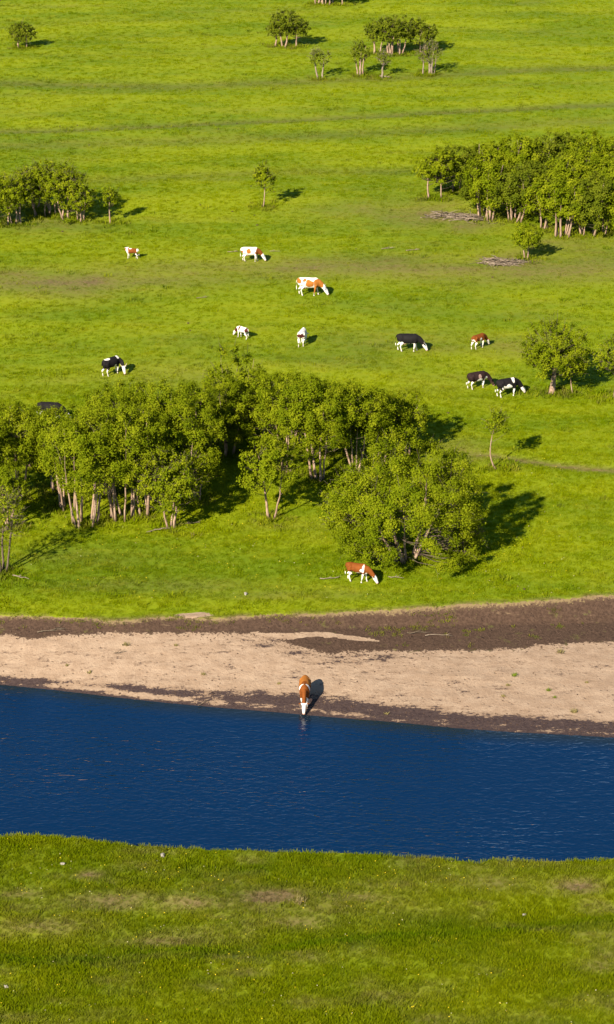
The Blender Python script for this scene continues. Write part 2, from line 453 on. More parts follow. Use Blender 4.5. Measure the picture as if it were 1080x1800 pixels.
def fields(x, y):
    rag = 0.16 * fbm(x * 0.9, x * 0 + 3, 5, 4) + 0.06 * fbm(x * 4, y * 2, 6, 2)
    yt = c_top(x) + rag; yw = c_wat(x); yn = c_near(x); yd = c_soil(x); yf = c_foot(x)
    river = (y < yt) & (y > yn)
    sand = np.where(y > (yt + yn) / 2, yt - y, y - yn)                    # > 0 inside the channel
    soil = np.minimum(yt - y + 0.2, y - yd)
    # a wedge of sand that runs in between the two dark terraces
    wx, wy = at(565, 1119, -0.66)
    wedge = 1 - (((x - wx) / 3.4) ** 2 + ((y - wy - 0.1 * np.sin(x * 1.3)) / 0.34) ** 2) + 1.1 * fbm(x * 0.9, y * 1.8, 63, 4)
    wedge = np.where((np.abs(x - wx) < 4.2) & (np.abs(y - wy) < 0.8), wedge, -1)
    soil = np.minimum(soil, np.maximum(-wedge * 0.5, -0.5) + 0.0 + np.where(wedge > 0, 0, 9))
    slx, sly = at(345, 1083, -0.1)
    slump = 1 - (((x - slx) / 1.15) ** 2 + ((y - sly) / 0.34) ** 2) + 0.8 * fbm(x * 1.6, y * 1.6, 61, 3)
    slump = np.where(np.abs(x - slx) < 2, slump, -1)
    soil = np.where(slump > 0, -slump * 0.6, soil)
    sand = np.where(slump > 0, np.maximum(sand, slump * 0.35), sand)
    dw = y - yw
    wide = np.interp(x, [-20, -12, -5, 0, 6, 20], [0.6, 1.15, 1.9, 2.4, 2.1, 2.0])
    wet = 0.95 * (1 - sstep(0.45, 1.05, dw / wide)) + 0.0
    dry_strip = np.interp(x, [-15, -13, -9, -6, -4, 0, 20], [0.0, 0.75, 0.85, 0.7, 0.4, 0.25, 0.35])
    wet = wet - dry_strip * np.exp(-((dw - 0.42) / 0.28) ** 2)
    wet = np.where(dw < 0.14, 1.0, wet)
    wet = wet + 0.33 * np.exp(-((y - yd + 0.7) / 0.7) ** 2) * sstep(-6, -1, x) * (1 - sstep(3, 8, x))
    # dry ground
    dry = x * 0.0; swale = x * 0.0
    for c, w, d, k in DITCH:
        g_ = np.exp(-((y - c(x) - 0.25 * fbm(x / 5, y * 0, 8, 3)) / (w * 1.15)) ** 2)
        dry = np.maximum(dry, 0.55 * k * g_); swale = np.maximum(swale, min(1.0, k * 1.2) * g_)
    bn = np.exp(-((y - c_band(x)) / (3.3 + 1.6 * fbm(x / 7, y * 0, 12, 2))) ** 2)
    dry = np.maximum(dry, 0.85 * bn * np.clip(0.68 + 0.7 * fbm(x / 6, y / 2.5, 14, 3), 0, 1))
    def blob(px, py, rx, ry, k, d):
        cx, cy = at(px, py)
        return np.maximum(d, (1.55 * k if py > 1480 else k) * np.exp(-(((x - cx) / rx) ** 2 + ((y - cy) / ry) ** 2)) * np.clip(0.85 + 0.55 * fbm(x / 2.2, y / 1.5, 15, 3), 0.35, 1.2))
    for a in [(760, 378, 5, 4, .8), (640, 372, 6, 3, .4), (900, 462, 4, 4, .7), (1000, 430, 5, 4, .55), (820, 395, 3, 2.5, .8), (80, 395, 5, 3, .5),
              (700, 600, 7, 3, .3), (900, 610, 3, 2.5, .45), (300, 660, 6, 3, .3), (760, 612, 4, 2, .3), (620, 640, 6, 2, .25), (270, 770, 4, 4, .4),
              (300, 1030, 6, 1.0, .35), (520, 1045, 5, .8, .35), (810, 790, 2.2, 2, .55), (120, 980, 5, 1.5, .2),
              (200, 1588, 2.0, .65, .95), (330, 1592, 2.6, .6, .7), (480, 1580, 2.2, .7, .75), (520, 1622, 1.7, .55, .75), (90, 1632, 2.4, .7, .6),
              (620, 1580, 2.2, .6, .6), (690, 1560, 2.0, .5, .5), (1010, 1560, 1.3, .7, .7), (160, 1542, .8, .4, .7), (35, 1575, 1.2, .5, .5), (270, 1500, 1.4, .4, .3),
              (300, 1655, 2.5, .45, .5), (560, 1600, 5, 1.0, .35), (820, 1555, 4, .8, .35), (690, 1770, 1.5, .7, .35), (1050, 1715, .9, .5, .5), (370, 1750, .8, .4, .35)]:
        dry = blob(*a, dry)
    dry = np.maximum(dry, 0.9 * np.exp(-((y - c_path(x)) / 0.42) ** 2) * sstep(at(790, 790)[0], at(840, 797)[0], x))
    dry = np.maximum(dry, 0.8 * np.exp(-((y - yt - 0.0) / 0.3) ** 2) * (y > yt - 0.3) * sstep(-0.5, 0.4, fbm(x * 0.8, y * 0, 17, 3) + 0.2))
    dry = np.maximum(dry, np.where(y < yn, np.clip(0.04 + 0.75 * fbm(x / 2.6, y / 1.1, 71, 4), 0, 0.5), 0))
    dry = np.maximum(dry, np.where(y > yt, np.clip(-0.08 + 0.4 * fbm(x / 9, y / 3.2, 72, 4), 0, 0.25), 0))
    yte = c_terr(x)
    lush = 0.9 * np.exp(-((y - yte - 0.75) / 0.8) ** 2) * np.clip(0.75 + 0.5 * fbm(x / 3, y, 18, 2), 0, 1)
    lx, ly = at(440, 1530); lx2, ly2 = at(780, 1625)
    lush = np.maximum(lush, 0.5 * np.exp(-(((x - lx) / 1.8) ** 2 + ((y - ly) / 0.5) ** 2)))
    lush = np.maximum(lush, 0.55 * np.exp(-(((x - lx2) / 3.5) ** 2 + ((y - ly2) / 0.8) ** 2)))
    lush = np.maximum(lush * (1 - 0.6 * np.clip(dry, 0, 1)), 0.6 * swale)
    return dict(sand=sand, soil=soil, wet=wet, dry=np.clip(dry, 0, 1.25), lush=np.clip(lush, 0, 1)), yt, yd, yw, yn

FLD, YT, YD, YW, YN = fields(GX, GY)
ny, nx = GX.shape
idx = np.arange(ny * nx).reshape(ny, nx)
quads = np.stack([idx[:-1, :-1], idx[:-1, 1:], idx[1:, 1:], idx[1:, :-1]], -1).reshape(-1, 4)
def fc(a): return (a[:-1, :-1] + a[1:, 1:]).ravel() / 2
fy, ft, fd, fw, fn = fc(GY), fc(YT), fc(YD), fc(YW), fc(YN)
V = np.stack([GX.ravel(), GY.ravel(), GZ.ravel()], -1)
def land(name, sel):
    q = quads[sel]
    used, inv = np.unique(q, return_inverse=True)
    me = np_mesh(name, V[used], inv.reshape(-1, 4), True, [M_GROUND])
    for k, a in FLD.items(): fattr(me, k, a.ravel()[used])
    o = link(name, me); o['kind'] = 'structure'
    return o
land('far_meadow', fy >= ft)
land('soil_bank', (fy < ft) & (fy >= fd))
land('sand_beach', (fy < fd) & (fy >= fw))
land('river_bed', (fy < fw) & (fy > fn))
land('near_meadow', fy <= fn)

# river
wx = axis([(-450, -40, 10), (-40, 40, 0.5), (40, 450, 10)])
tt_ = np.linspace(0, 1, 25)
WX = np.repeat(wx[None, :], 25, 0)
ya = c_near(wx) - 0.4; yb_ = c_wat(wx) + 1.2
WYa = ya[None, :] + (yb_ - ya)[None, :] * tt_[:, None]
wv = np.stack([WX.ravel(), WYa.ravel(), np.full(WX.size, ZW)], -1)
n2_ = len(wx); ii = np.arange(25 * n2_).reshape(25, n2_)
wq = np.stack([ii[:-1, :-1], ii[:-1, 1:], ii[1:, 1:], ii[1:, :-1]], -1).reshape(-1, 4)
wme = np_mesh('river_water', wv, wq, True, [M_WATER])
fattr(wme, 'shore', np.clip(c_wat(WX.ravel()) - WYa.ravel(), -1, 10))
tag(link('river_water', wme), kind='structure')

# ------------------------------------------------------------------ grass and other scatter ("stuff")
def scatter(name, P, sc, rz, protos, mat_attrs, pick):
    me = bpy.data.meshes.new(name)
    me.vertices.add(len(P)); me.vertices.foreach_set('co', np.ascontiguousarray(P, np.float32).ravel())
    fattr(me, 'sc', sc); fattr(me, 'rz', rz)
    for k, a in mat_attrs.items(): fattr(me, k, a)
    a = me.attributes.new('pick', 'INT', 'POINT'); a.data.foreach_set('value', np.ascontiguousarray(pick, np.int32))
    o = link(name, me); o['kind'] = 'stuff'
    ng = bpy.data.node_groups.new(name + '_scatter', 'GeometryNodeTree')
    ng.interface.new_socket('Geometry', in_out='INPUT', socket_type='NodeSocketGeometry')
    ng.interface.new_socket('Geometry', in_out='OUTPUT', socket_type='NodeSocketGeometry')
    N = ng.nodes; L = ng.links
    gi = N.new('NodeGroupInput'); go = N.new('NodeGroupOutput')
    iop = N.new('GeometryNodeInstanceOnPoints')
    g2i = N.new('GeometryNodeGeometryToInstance')
    for pr in reversed(protos):
        oi = N.new('GeometryNodeObjectInfo'); oi.inputs['Object'].default_value = pr
        oi.inputs['As Instance'].default_value = False
        L.new(oi.outputs['Geometry'], g2i.inputs[0])
    L.new(gi.outputs[0], iop.inputs['Points']); L.new(g2i.outputs[0], iop.inputs['Instance'])
    iop.inputs['Pick Instance'].default_value = True
    def named(nm, t):
        nd = N.new('GeometryNodeInputNamedAttribute'); nd.data_type = t; nd.inputs[0].default_value = nm
        return nd.outputs[0]
    L.new(named('pick', 'INT'), iop.inputs['Instance Index'])
    cx = N.new('ShaderNodeCombineXYZ'); L.new(named('rz', 'FLOAT'), cx.inputs[2])
    L.new(cx.outputs[0], iop.inputs['Rotation'])
    L.new(named('sc', 'FLOAT'), iop.inputs['Scale'])
    L.new(iop.outputs[0], go.inputs[0])
    md = o.modifiers.new('scatter', 'NODES'); md.node_group = ng
    return o

def tuft(name, nb, hgt, spread, wid, seed, mat):
    r = np.random.default_rng(seed)
    Vv = []; F = []
    for k in range(nb):
        a = r.uniform(0, 6.283); d = spread * math.sqrt(r.uniform(0, 1))
        bx, by = d * math.cos(a), d * math.sin(a)
        la = a + r.normal(0, 0.7); ln = r.uniform(0.15, 0.75) * hgt; h = hgt * r.uniform(0.55, 1.15)
        w = wid * r.uniform(0.7, 1.3); wa = r.uniform(0, 3.14)
        dx, dy = math.cos(wa) * w, math.sin(wa) * w
        i = len(Vv)
        Vv += [(bx - dx, by - dy, -0.02), (bx + dx, by + dy, -0.02), (bx + dx * .7 + math.cos(la) * ln * .45, by + dy * .7 + math.sin(la) * ln * .45, h * .62),
               (bx - dx * .7 + math.cos(la) * ln * .45, by - dy * .7 + math.sin(la) * ln * .45, h * .62),
               (bx + math.cos(la) * ln, by + math.sin(la) * ln, h)]
        F += [(i, i + 1, i + 2, i + 3), (i + 3, i + 2, i + 4, i + 4)]
    me = bpy.data.meshes.new(name)
    me.from_pydata(Vv, [], [f if f[2] != f[3] else f[:3] for f in F]); me.materials.append(mat); me.update()
    return bpy.data.objects.new(name, me)

rng = np.random.default_rng(7)
def grass_patch(name, y0, y1, dens, size, protos, seed, xm=4.0, test=None):
    r = np.random.default_rng(seed)
    hw1 = (540 / FPX) * (y1 * math.cos(PITCH) + CAMZ * math.sin(PITCH)) + xm
    n = int(dens * 2 * hw1 * (y1 - y0))
    x = r.uniform(-hw1, hw1, n); y = r.uniform(y0, y1, n)
    keep = np.abs(x) < (540 / FPX) * (y * math.cos(PITCH) + CAMZ * math.sin(PITCH)) + xm
    x, y = x[keep], y[keep]
    f, yt, yd, yw, yn = fields(x, y)
    edge = 0.12 * fbm(x * 3, y * 3, 77, 2)
    ok = (f['sand'] + edge < 0.02) | (y < yn)
    ok &= r.uniform(0, 1, len(x)) > 0.7 * f['dry']
    ok &= ~((y > yn - 0.02) & (y < yn + 2.2))
    if test is not None: ok &= test(x, y)
    x, y = x[ok], y[ok]
    dry, lush = f['dry'][ok], f['lush'][ok]
    z = height(x, y)
    cl = 0.75 + 0.5 * np.clip(0.5 + fbm(x / 1.8, y / 1.2, 55, 3), 0, 1)
    sc = size * r.uniform(0.6, 1.25, len(x)) * cl * (1 - 0.4 * np.minimum(dry, 1)) * (1 + 0.35 * lush)
    scatter(name, np.stack([x, y, z], -1), sc, r.uniform(0, 6.28, len(x)), protos,
            dict(dry=dry, lush=lush, rnd=np.clip(0.7 * r.uniform(0, 1, len(x)) + 0.3 * (0.5 + fbm(x / 0.9, y / 0.7, 56, 2)), 0, 1)), r.integers(0, len(protos), len(x)))

PG = [tuft('grass_tuft_shape', 15, 0.125, 0.13, 0.011, k, M_GRASS) for k in range(4)]
PF = [tuft('far_grass_tuft_shape', 12, 0.095, 0.20, 0.018, 20 + k, M_GRASS) for k in range(3)]
grass_patch('grass', 70, 96.5, 72, 1.0, PG, 1)
grass_patch('grass', 114, 152, 30, .85, PF, 2, 5)
grass_patch('grass', 152, 215, 12, .95, PF, 3, 6)
grass_patch('grass', 215, 312, 6, 1.1, PF, 4, 8)

# ------------------------------------------------------------------ trees
def bezier(a, b, c, n):
    t = np.linspace(0, 1, n)[:, None]
    return (1 - t) ** 2 * a + 2 * t * (1 - t) * b + t ** 2 * c

def leaf_mesh(name, C, Nrm, size, tint, r, mat):
    n = len(C)
    rd = r.normal(size=(n, 3))
    A = np.cross(Nrm, rd); A /= np.maximum(np.linalg.norm(A, axis=1, keepdims=True), 1e-6)
    B = np.cross(Nrm, A)
    l = (size * r.uniform(0.65, 1.35, n))[:, None]; w = l * 0.8
    v0 = C - A * l * 0.5 - B * w * 0.5; v1 = C - A * l * 0.5 + B * w * 0.5; v2 = C + A * l * 0.5
    Vv = np.stack([v0, v1, v2], 1).reshape(-1, 3)
    me = np_mesh(name, Vv, np.arange(3 * n).reshape(-1, 3), False, [mat])
    fattr(me, 'tint', tint, 'FACE')
    return me

def tree(name, label, cat, group, px, py, hpx, wpx, seed, stems=3, cb=0.38, spread=0.5, dens=1.0, leaf=0.15, r0=0.085,
         lean=(0, 0), depth=1.0, lump=0.3, twigs=0, mat=None, trunk_h=None, bark=None, clump=None, skirt=0.0, bend=0.12, base=None, dome=False, sway=0.0):
    r = np.random.default_rng(seed)
    p = base if base is not None else ground(px, py)
    s, e = scale_at(p)
    H = hpx / (s * math.cos(e)); Wd = wpx / s
    root = link(name, None); root.location = p
    root.empty_display_size = 0.3
    tag(root, label, cat, group)
    cz = H * (cb + 1) / 2; rz = H * (1 - cb) / 2; rx = Wd / 2; ry = rx * depth
    # the crown's back rises in the picture, so pull the top down a little
    top_cut = ry * math.tan(e) * 0.35
    rz = max(rz - top_cut * 0.5, rz * 0.6); cz = cz - top_cut * 0.5
    cen = np.array([lean[0], lean[1], cz])
    # lumpy envelope
    lobes = r.normal(size=(9, 3)); lobes /= np.linalg.norm(lobes, axis=1, keepdims=True)
    lw = r.uniform(-0.5, 1.0, 9)
    def env(d):
        k = np.maximum(d @ lobes.T, 0) ** 4
        return 0.92 + lump * 0.8 * (k * lw).sum(1)
    cs = clump if clump else max(0.25, 0.072 * (rx + rz))
    ncl = int(np.clip(2.6 * (rx * ry * rz) ** (2 / 3) / (cs * cs) * 1.15, 14, 270))
    d = r.normal(size=(ncl, 3)); d /= np.linalg.norm(d, axis=1, keepdims=True)
    lo = d[:, 2] < 0.1
    xy = np.linalg.norm(d[:, :2], axis=1)
    d[lo, :2] *= (np.maximum(xy[lo], 0.25) ** -0.6)[:, None]
    rad = np.clip(r.uniform(0, 1, ncl) ** 0.38, 0.3, 1) * env(d)
    K = cen + d * rad[:, None] * np.array([rx, ry, rz]) * 0.96
    if skirt > 0:
        m = r.uniform(0, 1, ncl) < skirt
        K[m, 2] = r.uniform(0.12, cb + 0.15, m.sum()) * H
        K[m, :2] = cen[:2] + d[m, :2] * np.array([rx, ry]) * r.uniform(0.75, 1.0, (m.sum(), 1))
    if dome:
        z0 = cb * H * 0.9; q = d / np.linalg.norm(d, axis=1, keepdims=True); q[:, 2] = np.abs(q[:, 2])
        sh = (0.45 + 0.55 * np.clip(r.uniform(0, 1, ncl) ** 0.4, 0, 1)) * np.clip(env(q) + 0.06, 0.6, 1.1)
        K = np.stack([cen[0] + q[:, 0] * rx * sh * (1 - 0.12 * (1 - q[:, 2])), cen[1] + q[:, 1] * ry * sh, z0 + q[:, 2] ** 0.9 * (cz + rz - z0) * sh], -1)
        low = (q[:, 2] < 0.4) & (np.abs(q[:, 0] - 0.05) < 0.3) & (q[:, 1] < 0.1)
        K[low, 2] += 1.3
    K[:, 2] = np.maximum(K[:, 2], 0.25)
    # stems
    paths = []
    bk = bark or M_BARK
    for k in range(stems):
        a = k * 6.283 / max(stems, 1) + r.uniform(-0.6, 0.6)
        q = (spread * r.uniform(0.35, 1.0)) if stems > 1 else 0.0
        b0 = np.array([math.cos(a) * q, math.sin(a) * q * 0.7, -0.08])
        th = (trunk_h or (0.82 if stems == 1 else r.uniform(0.6, 0.85))) * H
        out = np.array([math.cos(a), math.sin(a), 0]) * (rx * r.uniform(0.2, 0.5) if stems > 1 else 0.05)
        e0 = b0 * 0.6 + out + np.array([lean[0], lean[1], 0]); e0[2] = th
        mid = (b0 + e0) / 2 + np.array([*r.normal(0, bend * H * 0.35, 2), 0])
        mid[0] += sway; mid[2] -= abs(sway) * 0.8
        P = bezier(b0, mid, e0, 9)
        P[1:-1, :2] += r.normal(0, bend * 0.16, (7, 2))
        rr = r0 * r.uniform(0.7, 1.15) * np.linspace(1, 0.25, 9) ** 0.9
        rr[0] *= 1.35
        rr *= np.where(P[:, 2] > (cb + 0.12) * H, 0.5, 1.0)
        paths.append((P, rr))
        link('trunk', tubes_mesh('trunk', [(P, rr)], 7, bk), root)
    allp = np.concatenate([P for P, _ in paths]); allr = np.concatenate([q for _, q in paths])
    # limbs reach from the stems into every clump
    limbs = []
    for c in K:
        dz = c[2] - allp[:, 2]
        cost = np.linalg.norm(allp - c, axis=1) + np.where(dz < 0.25, 3.0, 0) + np.where(allp[:, 2] < 0.16 * H, 2.0, 0)
        j = int(np.argmin(cost)); a = allp[j]
        m = (a + c) / 2 + np.array([0, 0, -0.10 * np.linalg.norm(c - a)]) + r.normal(0, 0.06, 3)
        rr = np.linspace(min(allr[j] * 0.5, 0.035), 0.008, 3)
        limbs.append((bezier(a, m, c, 3), rr))
        for _ in range(twigs):
            dd = (c - cen); dd /= max(np.linalg.norm(dd), 1e-3)
            tip = c + (dd * 0.55 + r.normal(0, 0.42, 3) + np.array([0, 0, 0.25])) * cs * 1.6
            limbs.append((bezier(c * 0.75 + m * 0.25, (c + tip) / 2 + r.normal(0, 0.05, 3), tip, 4), np.linspace(0.012, 0.005, 4)))
    link('branches', tubes_mesh('branches', limbs, 3, bk if bark else M_TWIG), root)
    # leaves
    leaf = leaf * 0.82
    la = leaf * leaf * 0.40
    nl = int(dens * 5.2 * math.pi * rx * (rz + 0.25 * ry) / la) if dens > 0 else 0
    if nl > 0:
        nl = min(nl, 130000)
        ci = r.integers(0, ncl, nl)
        off = r.normal(size=(nl, 3)); off /= np.linalg.norm(off, axis=1, keepdims=True)
        off *= (np.abs(r.normal(0.0, 0.62, nl)) * cs * r.uniform(0.6, 1.5, ncl)[ci])[:, None]
        off[:, 2] *= 0.95
        C = K[ci] + off
        ok = C[:, 2] > 0.12
        C = C[ok]; ci = ci[ok]; off = off[ok]
        outw = C - cen; outw /= np.maximum(np.linalg.norm(outw, axis=1, keepdims=True), 1e-3)
        Nn = r.normal(size=C.shape) * 0.55 + outw * 0.75 + np.array([-0.1, -0.15, 0.55]) + off / max(cs, .1) * 0.5
        Nn /= np.linalg.norm(Nn, axis=1, keepdims=True)
        tint = np.clip(0.55 * r.uniform(0, 1, ncl)[ci] + 0.45 * r.uniform(0, 1, len(C)), 0, 1)
        link('crown', leaf_mesh('crown', C, Nn, np.full(len(C), leaf), tint, r, mat or M_LEAF), root)
    return root

RB = 'willow trees of the thicket above the river bank'
RT = 'trees of the dense grove with brush pile at its edge'
LC = 'trees of the grove beside the lone pole-trunked tree'
FG = 'trees scattered over the far meadow'
L_RB = 'leafy willow crowded in the long thicket behind the river bank'
L_RT = 'rounded leafy tree packed in the dense grove behind the two brush piles'
L_LC = 'leafy many-stemmed tree in the small grove beside a thin lone tree'

# long thicket by the river: px, py base, h, w, seed, stems, extras
L_NEAR = ['leafy willow on bare pale trunks along the open front of the river thicket',
          'leafy willow crown crowded behind the bare front trunks of the river thicket',
          'leafy willow in the thicket around the half-bare dead tree',
          'leafy willow in the thicket behind the huge round bush']
near = [
    # front row, trunks in view
    (150, 922, 205, 130, 8, dict(cb=.28, spread=1.0)), (215, 912, 220, 130, 7, dict(cb=.3, spread=.9)),
    (118, 895, 190, 90, 4, dict(cb=.3, spread=.7)),
    (255, 905, 215, 110, 4, dict(cb=.27, spread=.6)),
    (345, 880, 190, 95, 3, dict(cb=.15, spread=.5)),
    # behind the first row
    (190, 868, 180, 120, 3, {}), (280, 855, 190, 120, 4, {}), (95, 862, 148, 110, 3, {}), (340, 830, 165, 100, 3, {}),
    (400, 800, 150, 110, 3, {}), (230, 815, 150, 120, 3, {}),
    # left edge of the frame
    (30, 880, 180, 110, 3, dict(cb=.3)), (-30, 905, 190, 110, 3, dict(cb=.3)), (62, 820, 108, 110, 3, {}), (0, 815, 120, 110, 3, {}),
    (15, 930, 125, 80, 3, dict(cb=.2)),
    # middle and right
    (505, 830, 165, 130, 4, dict(cb=.25)), (560, 845, 170, 110, 4, dict(cb=.3)), (450, 770, 120, 120, 3, {}), (625, 830, 145, 120, 4, dict(cb=.28)),
    (580, 795, 125, 120, 3, {}), (520, 775, 115, 110, 3, {}), (670, 815, 125, 100, 3, dict(cb=.22)), (715, 800, 100, 70, 3, dict(cb=.15, dens=.7)),
    (690, 790, 95, 90, 3, {}), (330, 790, 110, 100, 3, {}),
]
for i, (px, py, h, w, st, kw) in enumerate(near):
    a = dict(cb=.22, spread=.45, dens=1.05, leaf=.12, depth=1.0, r0=.08, lump=.32)
    a.update(kw)
    L_RB = L_NEAR[0 if i < 5 else 1 if i < 11 else 2 if i < 16 else 3]
    w = w * 1.12
    h *= 0.94 + 0.14 * random.Random(i * 3 + 5).random()
    if i >= 16: h *= 1.07
    tree('willow_tree', L_RB, 'tree', RB, px, py, h, w, 100 + i, stems=st, **a)
tree('willow_shrub', 'tall fountain-like leafy shrub rising at the back of the long thicket', 'shrub', None, 420, 752, 148, 145, 171, stems=7, cb=.05, dome=True, spread=.6,
     dens=.8, leaf=.15, r0=.05, twigs=2, lump=.45)
tree('willow_tree', 'short gnarled tree with bare lower branches and broken wood at its foot', 'tree', None, 300, 928, 140, 125, 172, stems=3, cb=.25, spread=.25,
     dens=.85, leaf=.15, r0=.085, twigs=3, bend=.22)
tree('willow_tree', 'small leafy tree on two thin pale trunks at the thicket gap', 'tree', None, 478, 912, 150, 108, 173, stems=2, cb=.3, spread=.28, dens=1.0, leaf=.15, r0=.08)
tree('dead_tree', 'half-bare greyish tree with thin dead branches and split base', 'tree', None, 6, 1006, 165, 85, 174, stems=3, cb=.35, spread=.22, dens=.14, leaf=.13,
     r0=.075, twigs=3, bark=M_TWIG, lean=(.25, 0))
# the big bush
tree('willow_bush', 'huge round leafy bush with a clump of pale trunks behind the grazing calf', 'bush', None, 716, 984, 240, 306, 180, stems=9, cb=.10, spread=.8, dome=True,
     dens=1.45, leaf=.115, r0=.12, lump=.16, clump=.42, skirt=.0, trunk_h=.48, twigs=1, depth=.85)
tree('willow_bush', 'low leafy bush on crooked stems merging into the huge round bush', 'bush', None, 630, 958, 130, 140, 181, stems=4, cb=.12, spread=.4, dens=1.1, leaf=.15, r0=.06, twigs=2)
tree('dead_shrub', 'bare grey twiggy shrub under the edge of the huge round bush', 'shrub', None, 815, 972, 60, 85, 182, stems=4, cb=.2, spread=.3, dens=.05, leaf=.12, r0=.04, twigs=7, bark=M_TWIG)
# saplings and the tree with the thick trunk
tree('sapling', 'slender leaning sapling with a curved pale stem beside the dirt path', 'sapling', None, 873, 824, 104, 44, 190, stems=1, cb=.58, dens=.6, leaf=.13, r0=.065,
     lean=(-.05, 0.1), twigs=2, bend=.1, sway=-.75)
tree('willow_tree', 'broad round tree on one thick pale trunk near the black cows', 'tree', None, 970, 691, 134, 138, 191, stems=1, cb=.22, dens=.85, leaf=.13, r0=.23, twigs=2, trunk_h=.5, lump=.2)
tree('willow_tree', 'slim tree on a thin pole trunk beside the thick-trunked round tree', 'tree', None, 1007, 692, 88, 72, 192, stems=1, cb=.38, dens=.55, leaf=.15, r0=.055, lean=(-.2, .2), twigs=1)
tree('willow_tree', 'leafy tree beyond the slim pole tree on a short pale trunk', 'tree', None, 1079, 698, 112, 78, 193, stems=1, cb=.35, dens=.5, leaf=.155, r0=.1, twigs=2)

# grove on the right
L_GR = ['rounded tree crown along the far side of the dense grove', 'rounded leafy tree packed in the middle of the dense grove',
        'rounded leafy tree on bare pale trunks at the front of the dense grove']
grove = [
    # back row
    (800, 335, 92, 80, 3), (855, 330, 92, 85, 3), (915, 328, 92, 90, 3), (975, 330, 95, 90, 3), (1035, 330, 98, 90, 3), (1090, 335, 100, 90, 3),
    # middle
    (850, 372, 92, 90, 4), (1000, 365, 100, 95, 3), (1060, 368, 105, 95, 3), (935, 365, 85, 80, 3), (1100, 385, 110, 90, 3),
    # front
    (858, 386, 108, 90, 7), (905, 388, 108, 85, 8), (955, 402, 100, 80, 4), (990, 415, 112, 90, 8), (1035, 414, 112, 80, 6), (1075, 411, 115, 80, 5), (1110, 412, 112, 80, 4),
]
for i, (px, py, h, w, st) in enumerate(grove):
    tree('grove_tree', L_GR[0 if i < 6 else 1 if i < 11 else 2], 'tree', RT, px, py, h * (0.9 + 0.22 * random.Random(i * 7 + 1).random()), w * (1.02 + 0.25 * random.Random(i * 5 + 2).random()), 200 + i, stems=st, cb=.18 if st > 4 else .15, spread=.9 if st > 4 else .4, dens=1.1, leaf=.18, r0=.09, lump=.25, clump=.38,
         mat=M_LEAF if i % 3 else M_LEAF2)
tree('grove_tree', 'small round tree on one white pole trunk at the grove end', 'tree', None, 754, 349, 78, 62, 230, stems=1, cb=.36, dens=.8, leaf=.19, r0=.085)
tree('grove_tree', 'small round tree on a straight trunk between pole tree and grove', 'tree', None, 776, 350, 90, 62, 231, stems=1, cb=.36, dens=.8, leaf=.19, r0=.085)
tree('bare_tree', 'grey half-leafless tree poking out of the dense grove', 'tree', None, 968, 322, 78, 34, 232, stems=2, cb=.3, dens=.1, leaf=.16, r0=.07, twigs=5, bark=M_DEAD)
tree('forked_bush', 'small dense round bush on a forked stem beside the brush pile', 'bush', None, 924, 456, 64, 56, 233, stems=2, cb=.3, spread=.2, dens=1.1, leaf=.17, r0=.08)

# grove on the left
lg = [(5, 397, 85, 60, 2, .3), (32, 394, 92, 60, 4, .3), (70, 381, 92, 70, 3, .3), (90, 378, 95, 80, 3, .3), (118, 386, 92, 70, 4, .3), (140, 388, 70, 55, 5, .2), (-25, 395, 85, 70, 3, .3), (60, 366, 70, 70, 3, .3)]
for i, (px, py, h, w, st, cb) in enumerate(lg):
    tree('grove_tree', L_LC, 'tree', LC, px, py, h * 1.06, w * 1.2, 250 + i, stems=st, cb=cb, spread=.55, dens=.8, leaf=.17, r0=.085, twigs=2, lump=.4, bend=.2)
tree('pole_tree', 'thin lone tree on a straight pale pole beside the small grove', 'tree', None, 194, 393, 67, 34, 262, stems=1, cb=.38, dens=.62, leaf=.17, r0=.075, twigs=1)
tree('pole_tree', 'lone slender tree on a straight pale trunk in open meadow', 'tree', None, 463, 364, 80, 42, 263, stems=1, cb=.42, dens=.95, leaf=.17, r0=.08, twigs=2)

# far meadow
far = [
    (32, 84, 42, 30, 1, .35, .75, 'small flat-topped tree of a close pair alone in the far meadow'),
    (47, 84, 43, 36, 1, .35, .75, 'small flat-topped tree of a close pair alone in the far meadow'),
    (484, 82, 42, 34, 1, .4, .55, 'low sparse tree at the end of a row of three far trees'),
    (500, 83, 64, 48, 2, .38, .85, 'tallest tree in a row of three far trees'),
    (521, 82, 48, 44, 1, .4, .75, 'leaning-crowned tree at the shadow side of three far trees'),
    (664, 95, 62, 48, 2, .4, 1.0, 'dark leafy tree joined in the far clump of four crowns'),
    (686, 97, 66, 46, 4, .4, 1.0, 'dark leafy tree joined in the far clump of four crowns'),
    (703, 96, 64, 46, 3, .4, 1.0, 'dark leafy tree joined in the far clump of four crowns'),
    (741, 92, 54, 56, 3, .4, .95, 'dark leafy tree joined in the far clump of four crowns'),
    (562, 139, 57, 33, 2, .42, .22, 'sparse grey bushy-headed tree standing alone before the far clump'),
    (634, 132, 60, 32, 4, .38, .55, 'small tree fanning out on four stems before the far clump'),
    (672, 137, 50, 26, 1, .5, .2, 'thin nearly leafless tree on a crooked stem before the far clump'),
    (744, 131, 48, 22, 1, .45, .15, 'wispy leafless sapling next to a grey many-stemmed tree'),
    (758, 131, 58, 34, 4, .42, .22, 'grey bare-twigged tree on a bundle of stems'),
    (556, 8, 62, 50, 3, .38, .9, 'pale-trunked tree of the farthest clump on the meadow'),
    (568, 8, 62, 50, 3, .38, .9, 'pale-trunked tree of the farthest clump on the meadow'),
    (580, 8, 62, 50, 3, .38, .9, 'pale-trunked tree of the farthest clump on the meadow'),
    (602, 9, 56, 46, 1, .4, .9, 'pale-trunked tree of the farthest clump on the meadow'),
]
